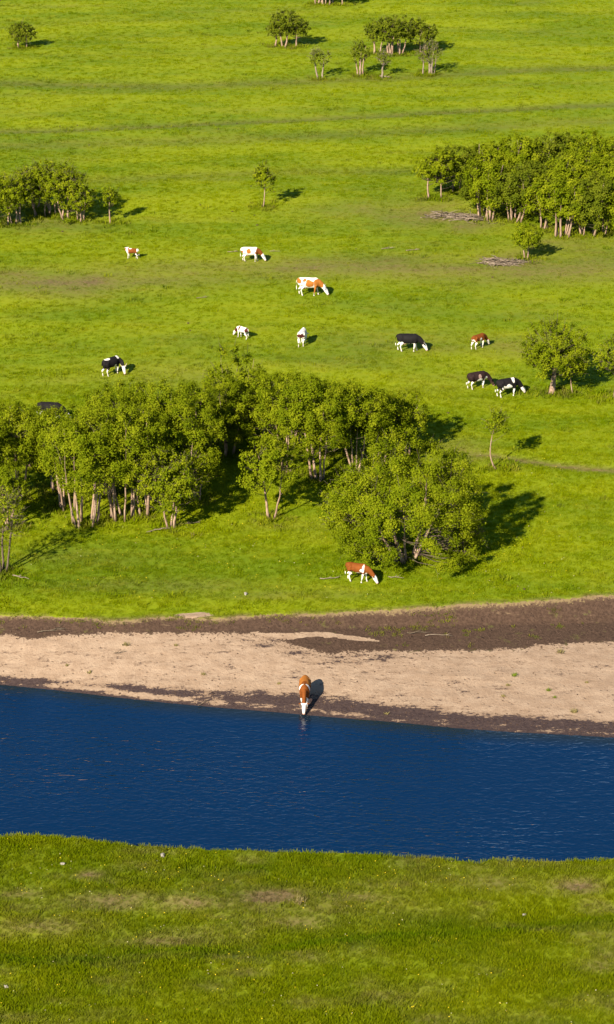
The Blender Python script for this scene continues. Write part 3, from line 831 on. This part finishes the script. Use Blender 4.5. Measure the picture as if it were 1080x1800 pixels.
for i, (px, py, h, w, st, cb, dn, lb) in enumerate(far):
    tree('meadow_tree', lb, 'tree', FG, px, py, h * 1.05, w * 1.15, 300 + i, stems=st, cb=cb - .06, spread=.35, dens=dn * .95, leaf=.21, r0=.11, mat=M_LEAF2, twigs=3 if dn < .5 else 1, lump=.35,
         bark=M_DEAD if dn < .3 else None)

# ------------------------------------------------------------------ cattle
def loft(secs, n=14):
    """secs: list of (centre, half width, half height, forward direction) -> closed lofted body"""
    ang = np.arange(n) * 2 * math.pi / n
    rings = []
    for c, w, h, f in secs:
        f = np.asarray(f, float); f /= np.linalg.norm(f)
        side = np.cross(np.array([0, 0, 1.0]), f)
        if np.linalg.norm(side) < 1e-3: side = np.array([0, 1.0, 0])
        side /= np.linalg.norm(side); up = np.cross(f, side)
        rings.append(np.asarray(c, float) + w * np.cos(ang)[:, None] * side + h * np.sin(ang)[:, None] * up)
    k = len(rings)
    Vv = np.concatenate(rings + [np.asarray([secs[0][0]], float), np.asarray([secs[-1][0]], float)])
    F = []
    for i in range(k - 1):
        for j in range(n):
            F.append((i * n + j, i * n + (j + 1) % n, (i + 1) * n + (j + 1) % n, (i + 1) * n + j))
    a, b = k * n, k * n + 1
    for j in range(n):
        F.append((a, (j + 1) % n, j)); F.append((b, (k - 1) * n + j, (k - 1) * n + (j + 1) % n))
    return Vv, F

def chain(pts, n=10):
    """pts: list of (xyz, radius)"""
    P = np.array([p for p, q in pts], float); T = np.gradient(P, axis=0)
    return loft([(p, q, q, t + 1e-4) for (p, q), t in zip(pts, T)], n)

def make_coat_mat():
    b = NB('cow_coat')
    c = b.attr('coat').outputs['Color']
    n = b.noise(b.pos(), 30.0, 3)
    c2 = b.mix(b.math('MULTIPLY', b.ramp(n, 0.4, 0.7), 0.02), c, (0.25, 0.17, 0.1))
    return b.done(b.bsdf(c2, 0.75, 0.08, b.bump(n, 0.25, 0.01)))
M_COAT = make_coat_mat()

WHITE = (0.74, 0.70, 0.62); PINK = (0.62, 0.36, 0.28)
RUST = (0.165, 0.047, 0.008); ORANGE = (0.32, 0.115, 0.02); BLACK = (0.010, 0.009, 0.010); MAROON = (0.07, 0.018, 0.014)
dg = bpy.context.evaluated_depsgraph_get

def cow(name, label, cat, px, py, heading, size, base, spots, pose='graze', yaw=0.0, white_face=True, white_legs=0.62, white_belly=0.0,
        horns=False, udder=True, step=(0.10, -0.06, -0.08, 0.12), young=False, spotcol=None, seed=0, pos=None, pitch=None):
    p = pos if pos is not None else ground(px, py)
    hd = R(heading)
    shells = []
    lg = 1.08 if young else 1.0
    gz = 0.30 if False else 0.0
    # torso
    T = [(-.84, 1.06, .10, .14), (-.78, 1.03, .20, .25), (-.62, 1.01, .265, .32), (-.38, .985, .295, .345), (-.05, .955, .345, .385), (.25, .955, .335, .375),
         (.48, .985, .275, .35), (.64, 1.0, .20, .28), (.74, 1.0, .11, .17)]
    if young: T = [(x * .93, z * 1.03, w * .86, h * .84) for x, z, w, h in T]
    shells.append(loft([((x, 0, z), w, h, (1, 0, 0)) for x, z, w, h in T], 18))
    bx = .93 if young else 1.0
    # withers, hip bones and brisket
    shells.append(chain([((-.58 * bx, 0, 1.26), .06), ((-.2, 0, 1.25), .07), ((.2, 0, 1.25), .08), ((.5 * bx, 0, 1.27), .09), ((.58 * bx, 0, 1.2), .07)]))
    for s_ in (-1, 1):
        shells.append(chain([((-.48 * bx, s_ * .13, 1.22), .07), ((-.45 * bx, s_ * .23, 1.17), .07), ((-.4 * bx, s_ * .25, 1.05), .07)]))
    shells.append(chain([((.35, 0, .68), .12), ((.58 * bx, 0, .74), .12), ((.7 * bx, 0, .86), .10)]))
    # neck and head
    if pose == 'graze':
        nb = np.array([.52 * bx, 0, 1.06]); poll = np.array([1.10, 0, .58]); muz = np.array([1.36, 0, .10])
    elif pose == 'drink':
        nb = np.array([.52 * bx, 0, 1.04]); poll = np.array([1.16, 0, .50]); muz = np.array([1.46, 0, .00])
    elif pose == 'turn':
        nb = np.array([.50 * bx, 0, 1.10]); poll = np.array([.88, -.22, 1.20]); muz = np.array([.48, -.46, 1.26])
    if pose == 'turn':
        mid = np.array([.84, -.03, 1.14])
    else:
        cy, sy = math.cos(R(yaw)), math.sin(R(yaw))
        def rot(v, k=1.0):
            a = R(yaw) * k
            q = v - nb
            return nb + np.array([q[0] * math.cos(a) - q[1] * math.sin(a), q[0] * math.sin(a) + q[1] * math.cos(a), q[2]])
        mid = rot(nb * .45 + poll * .55 + np.array([.03, 0, .06]), .6)
        poll = rot(poll, .9); muz = rot(muz, 1.05)
    f1 = poll - nb
    shells.append(loft([(nb + np.array([-.16, 0, -.06]), .19, .30, (1, 0, -.1)), (nb * .7 + mid * .3, .165, .27, f1), (mid, .125, .20, f1), (poll * .8 + mid * .2, .105, .155, f1), (poll, .10, .13, f1)], 14))
    hv = muz - poll; hl = np.linalg.norm(hv); hv = hv / hl
    hp = [(-.06, .085, .085), (.0, .115, .13), (.15, .125, .145), (.32, .105, .125), (.42, .082, .10), (.50, .088, .095), (.545, .075, .075), (.56, .04, .045)]
    shells.append(loft([(poll + hv * (t * hl / .55), w, h, hv) for t, w, h in hp], 14))
    side = np.cross(np.array([0, 0, 1.0]), hv); side /= np.linalg.norm(side); up = np.cross(hv, side)
    for s_ in (-1, 1):
        e0 = poll + side * s_ * .09 + up * .06
        shells.append(chain([(e0, .03), (e0 + side * s_ * .09 - hv * .02, .05), (e0 + side * s_ * .17 - up * .03, .045), (e0 + side * s_ * .22 - up * .06, .02)], 8))
    # legs
    feet = []
    for (xx, yy, st) in ((.46 * bx, .16, step[0]), (.46 * bx, -.16, step[1])):
        kx = xx + st * .55
        shells.append(chain([((xx, yy * .9, 1.0), .15), ((xx + .02, yy * 1.05, .80), .125), ((xx + .01 + st * .2, yy * 1.1, .62), .085), ((kx + .015, yy * 1.05, .40), .058), ((xx + st * .8, yy, .22), .042),
                             ((xx + st, yy, .10), .047), ((xx + st + .03, yy, .05), .055), ((xx + st + .04, yy, .0), .06)]))
        feet.append((xx + st + .04, yy))
    for (xx, yy, st) in ((-.56 * bx, .17, step[2]), (-.56 * bx, -.17, step[3])):
        shells.append(chain([((xx - .03, yy * .8, 1.05), .19), ((xx + .04, yy * 1.1, .84), .165), ((xx + .08 + st * .3, yy * 1.15, .66), .115), ((xx - .06 + st * .6, yy * 1.05, .50), .068), ((xx - .12 + st * .8, yy, .42), .058),
                             ((xx - .09 + st * .95, yy, .24), .043), ((xx - .07 + st, yy, .10), .048), ((xx - .04 + st, yy, .05), .055), ((xx - .03 + st, yy, .0), .06)]))
        feet.append((xx - .03 + st, yy))
    # tail and udder
    shells.append(chain([((-.72 * bx, 0, 1.25), .04), ((-.86 * bx, 0, 1.20), .035), ((-.92 * bx, .01, 1.0), .030), ((-.92 * bx, .02, .72), .026), ((-.91 * bx, .02, .55), .04), ((-.90 * bx, .02, .40), .03)], 8))
    if udder:
        shells.append(chain([((-.50, 0, .68), .08), ((-.38, 0, .61), .14), ((-.24, 0, .62), .11), ((-.12, 0, .64), .05)]))
    # one continuous skin
    Vs = []; Fs = []; off = 0
    for v, f in shells:
        Vs.append(v); Fs += [tuple(i + off for i in q) for q in f]; off += len(v)
    me0 = bpy.data.meshes.new('skin'); me0.from_pydata(np.concatenate(Vs).tolist(), [], Fs); me0.update()
    tmp = bpy.data.objects.new('skin_build', me0); COL.objects.link(tmp)
    rm = tmp.modifiers.new('r', 'REMESH'); rm.mode = 'VOXEL'; rm.voxel_size = 0.031
    sm = tmp.modifiers.new('s', 'SMOOTH'); sm.factor = 0.5; sm.iterations = 4
    ev = tmp.evaluated_get(dg())
    me = bpy.data.meshes.new_from_object(ev)
    bpy.data.objects.remove(tmp); bpy.data.meshes.remove(me0)
    me.name = 'body'
    me.polygons.foreach_set('use_smooth', np.ones(len(me.polygons), bool))
    me.materials.clear(); me.materials.append(M_COAT)
    n = len(me.vertices)
    co = np.empty(n * 3, np.float32); me.vertices.foreach_get('co', co); co = co.reshape(-1, 3).astype(float)
    # coat
    wob = np.array([mnoise.noise(Vector(c) * 4.0 + Vector((seed, 0, 0))) + 0.5 * mnoise.noise(Vector(c) * 10.0) for c in co])
    colr = np.tile(np.array(base, float), (n, 1))
    def paint(mask, c): colr[mask] = c
    for sp in spots:
        sx, sz, rx_, rz_, sd, c = sp      # sd: +1 left flank, -1 right flank, 0 both
        q = ((co[:, 0] - sx) / rx_) ** 2 + ((co[:, 2] - sz) / rz_) ** 2 + wob * 0.55
        paint((q < 1) & ((co[:, 1] * sd >= -0.02) if sd else True), c)
    leg = (np.abs(co[:, 1]) > .05) & (co[:, 0] < .75 * bx) & (co[:, 2] < white_legs + 0.1 * wob)
    paint(leg, WHITE)
    if white_belly > 0: paint((co[:, 2] < white_belly + 0.09 * wob) & (co[:, 0] < .68) & (co[:, 0] > -.8), WHITE)
    hd_t = (co - poll) @ hv; hd_d = np.linalg.norm(co - poll - hd_t[:, None] * hv, axis=1)
    head = (hd_t > -.02 + .03 * wob) & (hd_d < .19) & (hd_t < .75)
    if pose == 'turn': head &= co[:, 2] > 1.2
    if white_face: paint(head, WHITE)
    paint(head & (hd_t > .49 * hl / .55), PINK)
    if udder: paint((co[:, 0] > -.5) & (co[:, 0] < -.08) & (np.abs(co[:, 1]) < .15) & (co[:, 2] < .64), PINK)
    paint((co[:, 0] < -.86 * bx) & (co[:, 2] < .62), WHITE)
    colr *= np.clip(0.9 + 0.16 * wob, 0.6, 1.1)[:, None]
    low_ = np.clip((0.5 - co[:, 2]) / 0.5, 0, 1)[:, None] * np.clip(0.35 + 0.5 * wob, 0, 0.7)[:, None]
    colr = colr * (1 - low_) + np.array((.20, .13, .07)) * low_
    at_ = me.attributes.new('coat', 'FLOAT_COLOR', 'POINT')
    at_.data.foreach_set('color', np.concatenate([colr, np.ones((n, 1))], 1).astype(np.float32).ravel())
    root = link(name, None); root.location = p - Vector((0, 0, 0.02)); root.rotation_euler = (0, 0, hd)
    root.scale = (size,) * 3
    tag(root, label, cat, 'cattle grazing on the river meadow')
    link('body', me, root)
    for fx, fy_ in feet:
        link('hoof', tubes_mesh('hoof', [([(fx - .01, fy_, -.012), (fx, fy_, .02), (fx, fy_, .065)], [.066, .066, .052])], 8, M_HOOF), root)
    for s_ in (-1, 1):
        ec = poll + hv * (.16 * hl / .55) + side * s_ * .112 + up * .045
        link('eye', tubes_mesh('eye', [([ec - side * s_ * .02, ec, ec + side * s_ * .016], [.018, .024, .012])], 8, M_EYE), root)
        if horns:
            h0 = poll + side * s_ * .07 + up * .08 - hv * .03
            link('horn', tubes_mesh('horn', [(bezier(h0, h0 + side * s_ * .15 - hv * .02, h0 + side * s_ * .16 - hv * .18 + up * .06, 6), np.linspace(.03, .008, 6))], 7, M_HORN), root)
    return root

cow('cow', 'white cow with orange neck and one orange flank blotch grazing between two pale sticks', 'cow', 441, 459, -4, .91, WHITE,
    [(-.12, 1.02, .20, .24, 0, ORANGE), (.80, .95, .34, .40, 0, RUST), (-.75, .95, .12, .12, 0, ORANGE)], seed=1)
cow('cow', 'large white cow with orange shoulder, rump and flank patches, small horns', 'cow', 544, 519, -6, 1.1, WHITE,
    [(.05, .98, .30, .26, 0, ORANGE), (.72, .95, .36, .42, 0, ORANGE), (-.70, 1.12, .16, .18, 0, ORANGE), (.42, .50, .10, .30, -1, ORANGE), (-.3, 1.2, .12, .1, 0, ORANGE)], horns=True, seed=2, white_legs=.3,
    step=(.16, -.12, -.10, .14))
cow('calf', 'small rust and white calf turning its head back over its side', 'calf', 233, 454, 175, .66, RUST,
    [(-.72, 1.1, .16, .3, 0, WHITE), (.62, 1.0, .16, .5, 0, WHITE), (.2, 1.35, .2, .1, 0, WHITE)], pose='turn', young=True, udder=False, seed=3, white_legs=.72)
cow('calf', 'small white calf with dark maroon spots and neck, grazing with rump turned', 'calf', 427, 594, 140, .68, WHITE,
    [(.30, 1.12, .13, .22, 0, MAROON), (-.66, 1.10, .15, .24, 0, MAROON), (.86, .80, .26, .3, 0, MAROON), (.05, .62, .16, .12, 0, MAROON)], young=True, udder=False, seed=4)
cow('cow', 'white cow seen from behind with two dark rump patches walking away', 'cow', 532, 606, 78, .92, WHITE,
    [(-.80, 1.02, .22, .17, 1, MAROON), (-.80, 1.02, .22, .17, -1, MAROON), (.1, 1.1, .2, .12, -1, (.2, .18, .2)), (.85, .85, .3, .3, 0, BLACK)], seed=5, udder=False, young=True)
cow('cow', 'large solid black cow with white legs and white face, horned', 'cow', 718, 617, -4, 1.02, BLACK,
    [(.35, .58, .2, .12, 0, WHITE), (-.55, .62, .22, .2, 0, WHITE)], white_legs=.58, white_belly=.60, horns=True, seed=6, step=(.12, -.08, -.12, .14))
cow('calf', 'reddish-brown young cow with white legs near the black cows', 'cow', 841, 612, 42, .84, RUST,
    [(.05, .85, .12, .22, 0, WHITE), (-.75, .8, .12, .2, 0, WHITE)], young=True, udder=False, seed=7, white_belly=.68, white_legs=.6)
cow('cow', 'black cow with white back saddle and pink udder above the thicket', 'cow', 197, 658, 46, .98, BLACK,
    [(-.45, 1.34, .22, .07, 0, WHITE), (.48, 1.3, .12, .12, 0, WHITE), (.15, .72, .10, .14, 0, WHITE)], yaw=-85, white_legs=.56, white_belly=.52, horns=True, seed=8)
cow('cow', 'dark brown-black cow with pale legs grazing behind another black cow', 'cow', 839, 682, 24, .93, (.022, .012, .012),
    [(.05, 1.0, .12, .18, -1, (.3, .2, .17)), (.1, .72, .24, .16, 0, WHITE), (.62, .75, .14, .18, 0, WHITE)], white_legs=.62, white_belly=.56, seed=9, yaw=-14, white_face=False)
cow('cow', 'black cow with white shoulder stripe and white face near the thick-trunked tree', 'cow', 892, 696, 20, 1.0, BLACK,
    [(.32, 1.28, .10, .22, 0, WHITE), (.0, .80, .24, .20, 0, WHITE), (-.35, .72, .16, .18, 0, WHITE)], white_legs=.52, white_belly=.58, seed=10, step=(.1, -.08, -.06, .06))
cow('cow', 'black cow mostly hidden behind the thicket with only its back showing', 'cow', 90, 740, -8, 1.04, BLACK, [(-.6, .6, .2, .2, 0, WHITE)], white_legs=.5, seed=11)
cow('calf', 'brown and white heifer grazing in front of the huge round bush', 'cow', 629, 1022, -20, .90, RUST,
    [(.44, 1.10, .07, .24, 0, WHITE), (.33, .96, .1, .1, 0, WHITE)], white_legs=.66, white_belly=.76, young=True, udder=False, seed=12, step=(.14, -.14, -.12, .14))
_wp = ground(540, 1241)
cow('cow', 'brown cow with white face drinking at the river edge', 'cow', 536, 1241, -92, .96, RUST,
    [(.42, 1.12, .09, .22, 0, WHITE), (-.3, 1.2, .6, .2, 0, ORANGE)], pose='drink', white_legs=.5, white_face=True, udder=False, seed=13,
    pos=Vector((_wp.x - .12, float(c_wat(_wp.x)) + 1.28, float(height(_wp.x, float(c_wat(_wp.x)) + 1.1)) + 0.0)))

# ------------------------------------------------------------------ fallen wood, stones, tussocks
def stick(name, label, px, py, L_, ang, rad, seed, mat=None, group=None, n=2):
    r = np.random.default_rng(seed)
    p = ground(px, py)
    d = np.array([math.cos(R(ang)), math.sin(R(ang)), 0.0])
    P = np.array([d * (t - .5) * L_ for t in np.linspace(0, 1, 6)]) + np.concatenate([r.normal(0, .03 * L_, (6, 2)), np.zeros((6, 1))], 1)
    for q in P: q[2] = float(height(p.x + q[0], p.y + q[1])) - p.z + rad * 1.3 + .05
    tb = [(P, rad * .75 * np.linspace(1, .4, 6))]
    for k in range(n):
        a = P[r.integers(1, 5)]
        tb.append((bezier(a, a + d * .12 * L_ + np.array([*r.normal(0, .06 * L_, 2), .05]), a + d * .22 * L_ + np.array([*r.normal(0, .14 * L_, 2), .12]), 4), rad * np.linspace(.5, .2, 4)))
    o = link(name, tubes_mesh(name, tb, 6, mat or M_DEAD)); o.location = p
    return tag(o, label, 'branch', group)
FW = 'fallen branches on the meadow'
stick('fallen_branch', 'bleached fallen branch behind the brown and white heifer', 579, 1019, 1.1, 5, .04, 1, group=FW)
stick('fallen_branch', 'curved bleached stick in front of the huge round bush', 696, 1017, .9, -12, .035, 2, group=FW)
stick('fallen_branch', 'grey fallen branch at the foot of the half-bare tree', 36, 1017, 1.2, -28, .05, 3, group=FW)
stick('fallen_branch', 'bleached wood lying at the foot of the gnarled tree', 275, 934, 1.2, 30, .05, 4, group=FW, n=4)
stick('fallen_branch', 'forked bare branch lying on the shadow side of the gnarled tree', 332, 922, 1.4, 8, .035, 5, M_TWIG, FW, 6)
stick('fallen_branch', 'thin pale stick in open grass below the white and orange cows', 354, 525, .8, 15, .035, 6, group=FW)
stick('fallen_branch', 'pale stick behind the tail of the white cow with one flank blotch', 410, 444, .9, 8, .04, 7, group=FW)
stick('fallen_branch', 'pale stick ahead of the white cow with one flank blotch', 484, 443, .8, -5, .03, 8, group=FW)
stick('fallen_branch', 'forked pale branch in open grass short of the brush piles', 682, 438, 1.1, 25, .035, 9, group=FW, n=4)
stick('fallen_branch', 'long low stick in open grass short of the brush piles', 727, 441, 1.2, 14, .04, 10, group=FW)
stick('fallen_branch', 'bleached log at the foot of the crooked leafless tree', 677, 137, 1.2, -10, .07, 11, group=FW)
stick('driftwood_stick', 'dark driftwood stick lying on the pale sand', 211, 1149, .65, 15, .03, 12, M_TWIG, 'driftwood on the beach')
stick('driftwood_stick', 'long bleached driftwood pole on the dark soil terrace', 770, 1118, 1.6, -3, .03, 13, M_DEAD, 'driftwood on the beach', 1)
stick('driftwood_stick', 'bleached driftwood at the sandy wedge of the dark bank', 735, 1114, 1.3, 4, .035, 14, M_TWIG, 'driftwood on the beach', 3)
stick('driftwood_stick', 'forked twig stuck in the wet mud strip at the waterline', 357, 1238, .6, 40, .025, 15, M_TWIG, 'driftwood on the beach', 4)
stick('driftwood_root', 'tangle of roots fallen from the soil bank onto sand', 90, 1110, 1.5, 14, .04, 16, M_TWIG, 'driftwood on the beach', 7)

def brush_pile(label, px, py, rx_, ry_, hh, n, seed):
    r = np.random.default_rng(seed)
    p = ground(px, py)
    root = link('brush_pile', None); root.location = p; root.empty_display_size = .3
    tag(root, label, 'brush pile', 'brush piles by the grove')
    heaps = [(r.uniform(-.7, .7) * rx_, r.uniform(-.5, .5) * ry_, hh * r.uniform(.5, 1.9)) for _ in range(5)]
    for part in range(3):
        tb = []
        for k in range(n // 3):
            a = r.uniform(0, 6.28); q = math.sqrt(r.uniform(0, 1))
            hp = heaps[r.integers(0, len(heaps))]
            c = np.array([hp[0] + r.normal(0, .28 * rx_), hp[1] + r.normal(0, .22 * ry_), 0.0])
            c[2] = hp[2] * math.exp(-((c[0] - hp[0]) / (.35 * rx_)) ** 2) * r.uniform(.1, 1) + .03
            an = r.normal(0, .8); L_ = r.uniform(.4, 1.7)
            d = np.array([math.cos(an), math.sin(an), r.normal(0, .08)]) * L_ / 2
            rr = r.uniform(.012, .035)
            tb.append((np.array([c - d, c + r.normal(0, .04, 3), c + d]), [rr, rr * .9, rr * .6]))
        o = link('stick_heap', tubes_mesh('stick_heap', tb, 4, [M_DEAD, M_TWIG, M_DEAD][part]), root)
        o['kind'] = 'stuff'
brush_pile('flat heap of cut branches against the trunks of the dense grove', 806, 385, 2.2, 1.6, .35, 240, 1)
brush_pile('flat heap of cut branches in front of the small forked bush', 895, 463, 2.0, 1.1, .3, 200, 2)

def stone(label, px, py, s_, seed):
    r = np.random.default_rng(seed)
    import bmesh
    bm = bmesh.new(); bmesh.ops.create_icosphere(bm, subdivisions=2, radius=1)
    for v in bm.verts:
        k = 1 + .6 * mnoise.noise(v.co * 1.3 + Vector((seed * 3.1, 0, 0)))
        v.co = Vector((v.co.x * s_ * 1.15 * k, v.co.y * s_ * .75 * k, v.co.z * s_ * .6 * k))
    me = bpy.data.meshes.new('stone'); bm.to_mesh(me); bm.free(); me.materials.append(M_STONE)
    o = link('stone', me); p = ground(px, py); o.location = p + Vector((0, 0, s_ * .55)); o.rotation_euler = (0, 0, r.uniform(0, 6))
    return tag(o, label, 'stone', 'pale stones on the near meadow')
stone('upright white stone in the near grass by the water edge', 110, 1520, .11, 1)
stone('flat white stone in near grass just below the bank lip', 286, 1505, .13, 2)
stone('small bright white stone in dark green grass of the swale', 922, 1609, .09, 3)
stone('pale stone in short grass beyond the dark green swale from the river', 11, 1736, .10, 4)
stone('white stone in the grass strip above the soil bank', 432, 1045, .12, 5)

def tussock(px, py, s_, seed, label, dryk):
    r = np.random.default_rng(seed)
    p = ground(px, py); tb = []
    for k in range(46):
        a = r.uniform(0, 6.28); q = s_ * .6 * r.uniform(0, 1); L_ = s_ * r.uniform(.35, 1.0); a2 = r.uniform(0, 6.28)
        b0 = np.array([q * math.cos(a), q * math.sin(a) * .7, -.02]); tip = b0 + np.array([math.cos(a2) * L_ * .45, math.sin(a2) * L_ * .45, L_ * r.uniform(.4, .9)])
        tb.append((bezier(b0, (b0 + tip) / 2 + np.array([0, 0, .15 * L_]), tip, 3), [.012, .011, .004]))
    o = link('grass_tussock', tubes_mesh('grass_tussock', tb, 3, M_LEAFG if not dryk else M_STRAW)); o.location = p
    return tag(o, label, 'tussock', 'grass tussocks on the sand')
M_LEAFG = simple_mat('tussock_green', (0.12, 0.16, 0.008), .7)
M_STRAW = simple_mat('tussock_straw', (0.21, 0.17, 0.06), .8)
tl = 'small green grass tussock growing in the open sand'
td = 'small dry brownish grass tussock growing in the open sand'
for k, (px, py, s_, dr) in enumerate([(905, 1188, .3, 0), (965, 1214, .24, 0), (975, 1226, .15, 0), (893, 1205, .2, 1), (1010, 1252, .3, 1), (885, 1224, .2, 1), (985, 1147, .35, 1), (1032, 1200, .16, 1),
                                      (222, 1134, .36, 1), (358, 1186, .2, 1), (158, 1183, .22, 1), (118, 1170, .18, 1), (490, 1202, .18, 1), (310, 1135, .2, 1), (680, 1255, .2, 1)]):
    tussock(px, py, s_, k, td if dr else tl, dr)
tussock(527, 1588, .55, 40, 'clump of tall straw-coloured stalks in the near swale', 1)['group'] = 'dry stalks on the near meadow'

# crumbled soil on the bank and the mud strip
def clod(name, seed, mat):
    import bmesh
    bm = bmesh.new(); bmesh.ops.create_icosphere(bm, subdivisions=1, radius=1)
    for v in bm.verts:
        k = 1 + .4 * mnoise.noise(v.co * 1.9 + Vector((seed * 5.3, 1, 0))); v.co = Vector((v.co.x * 1.2 * k, v.co.y * k, v.co.z * .7 * k))
    me = bpy.data.meshes.new(name); bm.to_mesh(me); bm.free(); me.materials.append(mat)
    return bpy.data.objects.new(name, me)
PC = [clod('clod_shape', k, M_CLOD) for k in range(3)]
r = np.random.default_rng(99)
n = 30000
x = r.uniform(-24, 24, n); y = r.uniform(103, 121, n)
f, yt, yd, yw, yn = fields(x, y)
inb = (f['soil'] > 0.0) & (y < yt - .1)
inw = (y < yd) & (y > yw + .1) & (r.uniform(0, 1, n) < .30 * np.clip(f['wet'], 0, 1) + .006 + .35 * np.exp(-((y - yd) / .5) ** 2))
ok = inb & (r.uniform(0, 1, n) < .8) | inw
x, y = x[ok], y[ok]
sc = r.uniform(.018, .05, len(x)) * np.where(r.uniform(0, 1, len(x)) > .95, 1.7, 1)
scatter('soil_clods', np.stack([x, y, height(x, y)], -1), sc, r.uniform(0, 6.28, len(x)), PC, {}, r.integers(0, 3, len(x)))

# straggling grass on the bare bank, and flowers in the turf
n = 9000
x = r.uniform(-24, 24, n); y = r.uniform(110, 121, n)
f, yt, yd, yw, yn = fields(x, y)
pn = fbm(x / 1.3, y / 0.6, 88, 3)
ok = (f['soil'] > 0.05) & (y < yt) & ((pn > 0.30) | ((y > yt - 0.35) & (x < -4) & (pn > -0.25)))
x, y = x[ok], y[ok]
scatter('bank_grass', np.stack([x, y, height(x, y)], -1), r.uniform(.5, 1.1, len(x)), r.uniform(0, 6.28, len(x)), PG,
        dict(dry=r.uniform(.3, 1, len(x)), lush=np.zeros(len(x)), rnd=r.uniform(0, 1, len(x))), r.integers(0, 4, len(x)))
M_FLOWER = simple_mat('yellow_petals', (0.55, 0.40, 0.01), .7)
M_PALE = simple_mat('seed_heads', (0.40, 0.34, 0.20), .8)
PFl = [clod('flower_shape', 7, M_FLOWER), clod('flower_shape', 8, M_FLOWER), clod('seed_head_shape', 9, M_PALE)]
n = 1500
x = r.uniform(-17, 17, n); y = np.where(r.uniform(0, 1, n) < .55, r.uniform(74, 94, n), r.uniform(118, 140, n))
f, yt, yd, yw, yn = fields(x, y)
ok = (f['sand'] < -.2) & (fbm(x / 3, y / 3, 91, 2) > -.1)
x, y = x[ok], y[ok]
scatter('meadow_flowers', np.stack([x, y, height(x, y) + .12], -1), r.uniform(.012, .028, len(x)), r.uniform(0, 6.28, len(x)), PFl, {}, r.integers(0, 3, len(x)))

# rank tussocks left standing in the grazed turf, and cow pats
for nm, y0, y1, num, sz in (('rank_grass', 72, 95, 260, 1.6), ('rank_grass', 116, 160, 450, 2.0), ('rank_grass', 160, 300, 700, 2.4)):
    x = r.uniform(-42, 42, num * 2); y = r.uniform(y0, y1, num * 2)
    f, yt, yd, yw, yn = fields(x, y)
    ok = (f['sand'] < -.3) & (fbm(x / 4, y / 3, 95, 3) > 0.0) & (np.abs(x) < y * .16 + 6)
    x, y = x[ok], y[ok]
    scatter(nm, np.stack([x, y, height(x, y)], -1), sz * r.uniform(.6, 1.2, len(x)), r.uniform(0, 6.28, len(x)), PG,
            dict(dry=r.uniform(0, .6, len(x)) ** 2, lush=r.uniform(0, .6, len(x)), rnd=r.uniform(.3, 1, len(x))), r.integers(0, 4, len(x)))
bx = []
for o in [o for o in S.objects if o.type == 'EMPTY' and o.get('category') in ('tree', 'bush', 'shrub', 'sapling')]:
    for _ in range(34):
        bx.append((o.location.x + r.normal(0, .75), o.location.y + r.normal(0, .55)))
bx = np.array(bx); x, y = bx[:, 0], bx[:, 1]
scatter('undergrowth', np.stack([x, y, height(x, y)], -1), r.uniform(1.2, 3.0, len(x)), r.uniform(0, 6.28, len(x)), PG,
        dict(dry=r.uniform(0, .8, len(x)) ** 2, lush=r.uniform(0, .5, len(x)), rnd=r.uniform(.2, 1, len(x))), r.integers(0, 4, len(x)))
n = 130
x = r.uniform(-35, 35, n); y = r.uniform(118, 230, n)
f, yt, yd, yw, yn = fields(x, y)
ok = (f['sand'] < -.3) & (fbm(x / 8, y / 8, 97, 2) > 0.1)
x, y = x[ok], y[ok]
scatter('cow_pats', np.stack([x, y, height(x, y) + .03], -1), r.uniform(.05, .10, len(x)), r.uniform(0, 6.28, len(x)), PC, {}, r.integers(0, 3, len(x)))
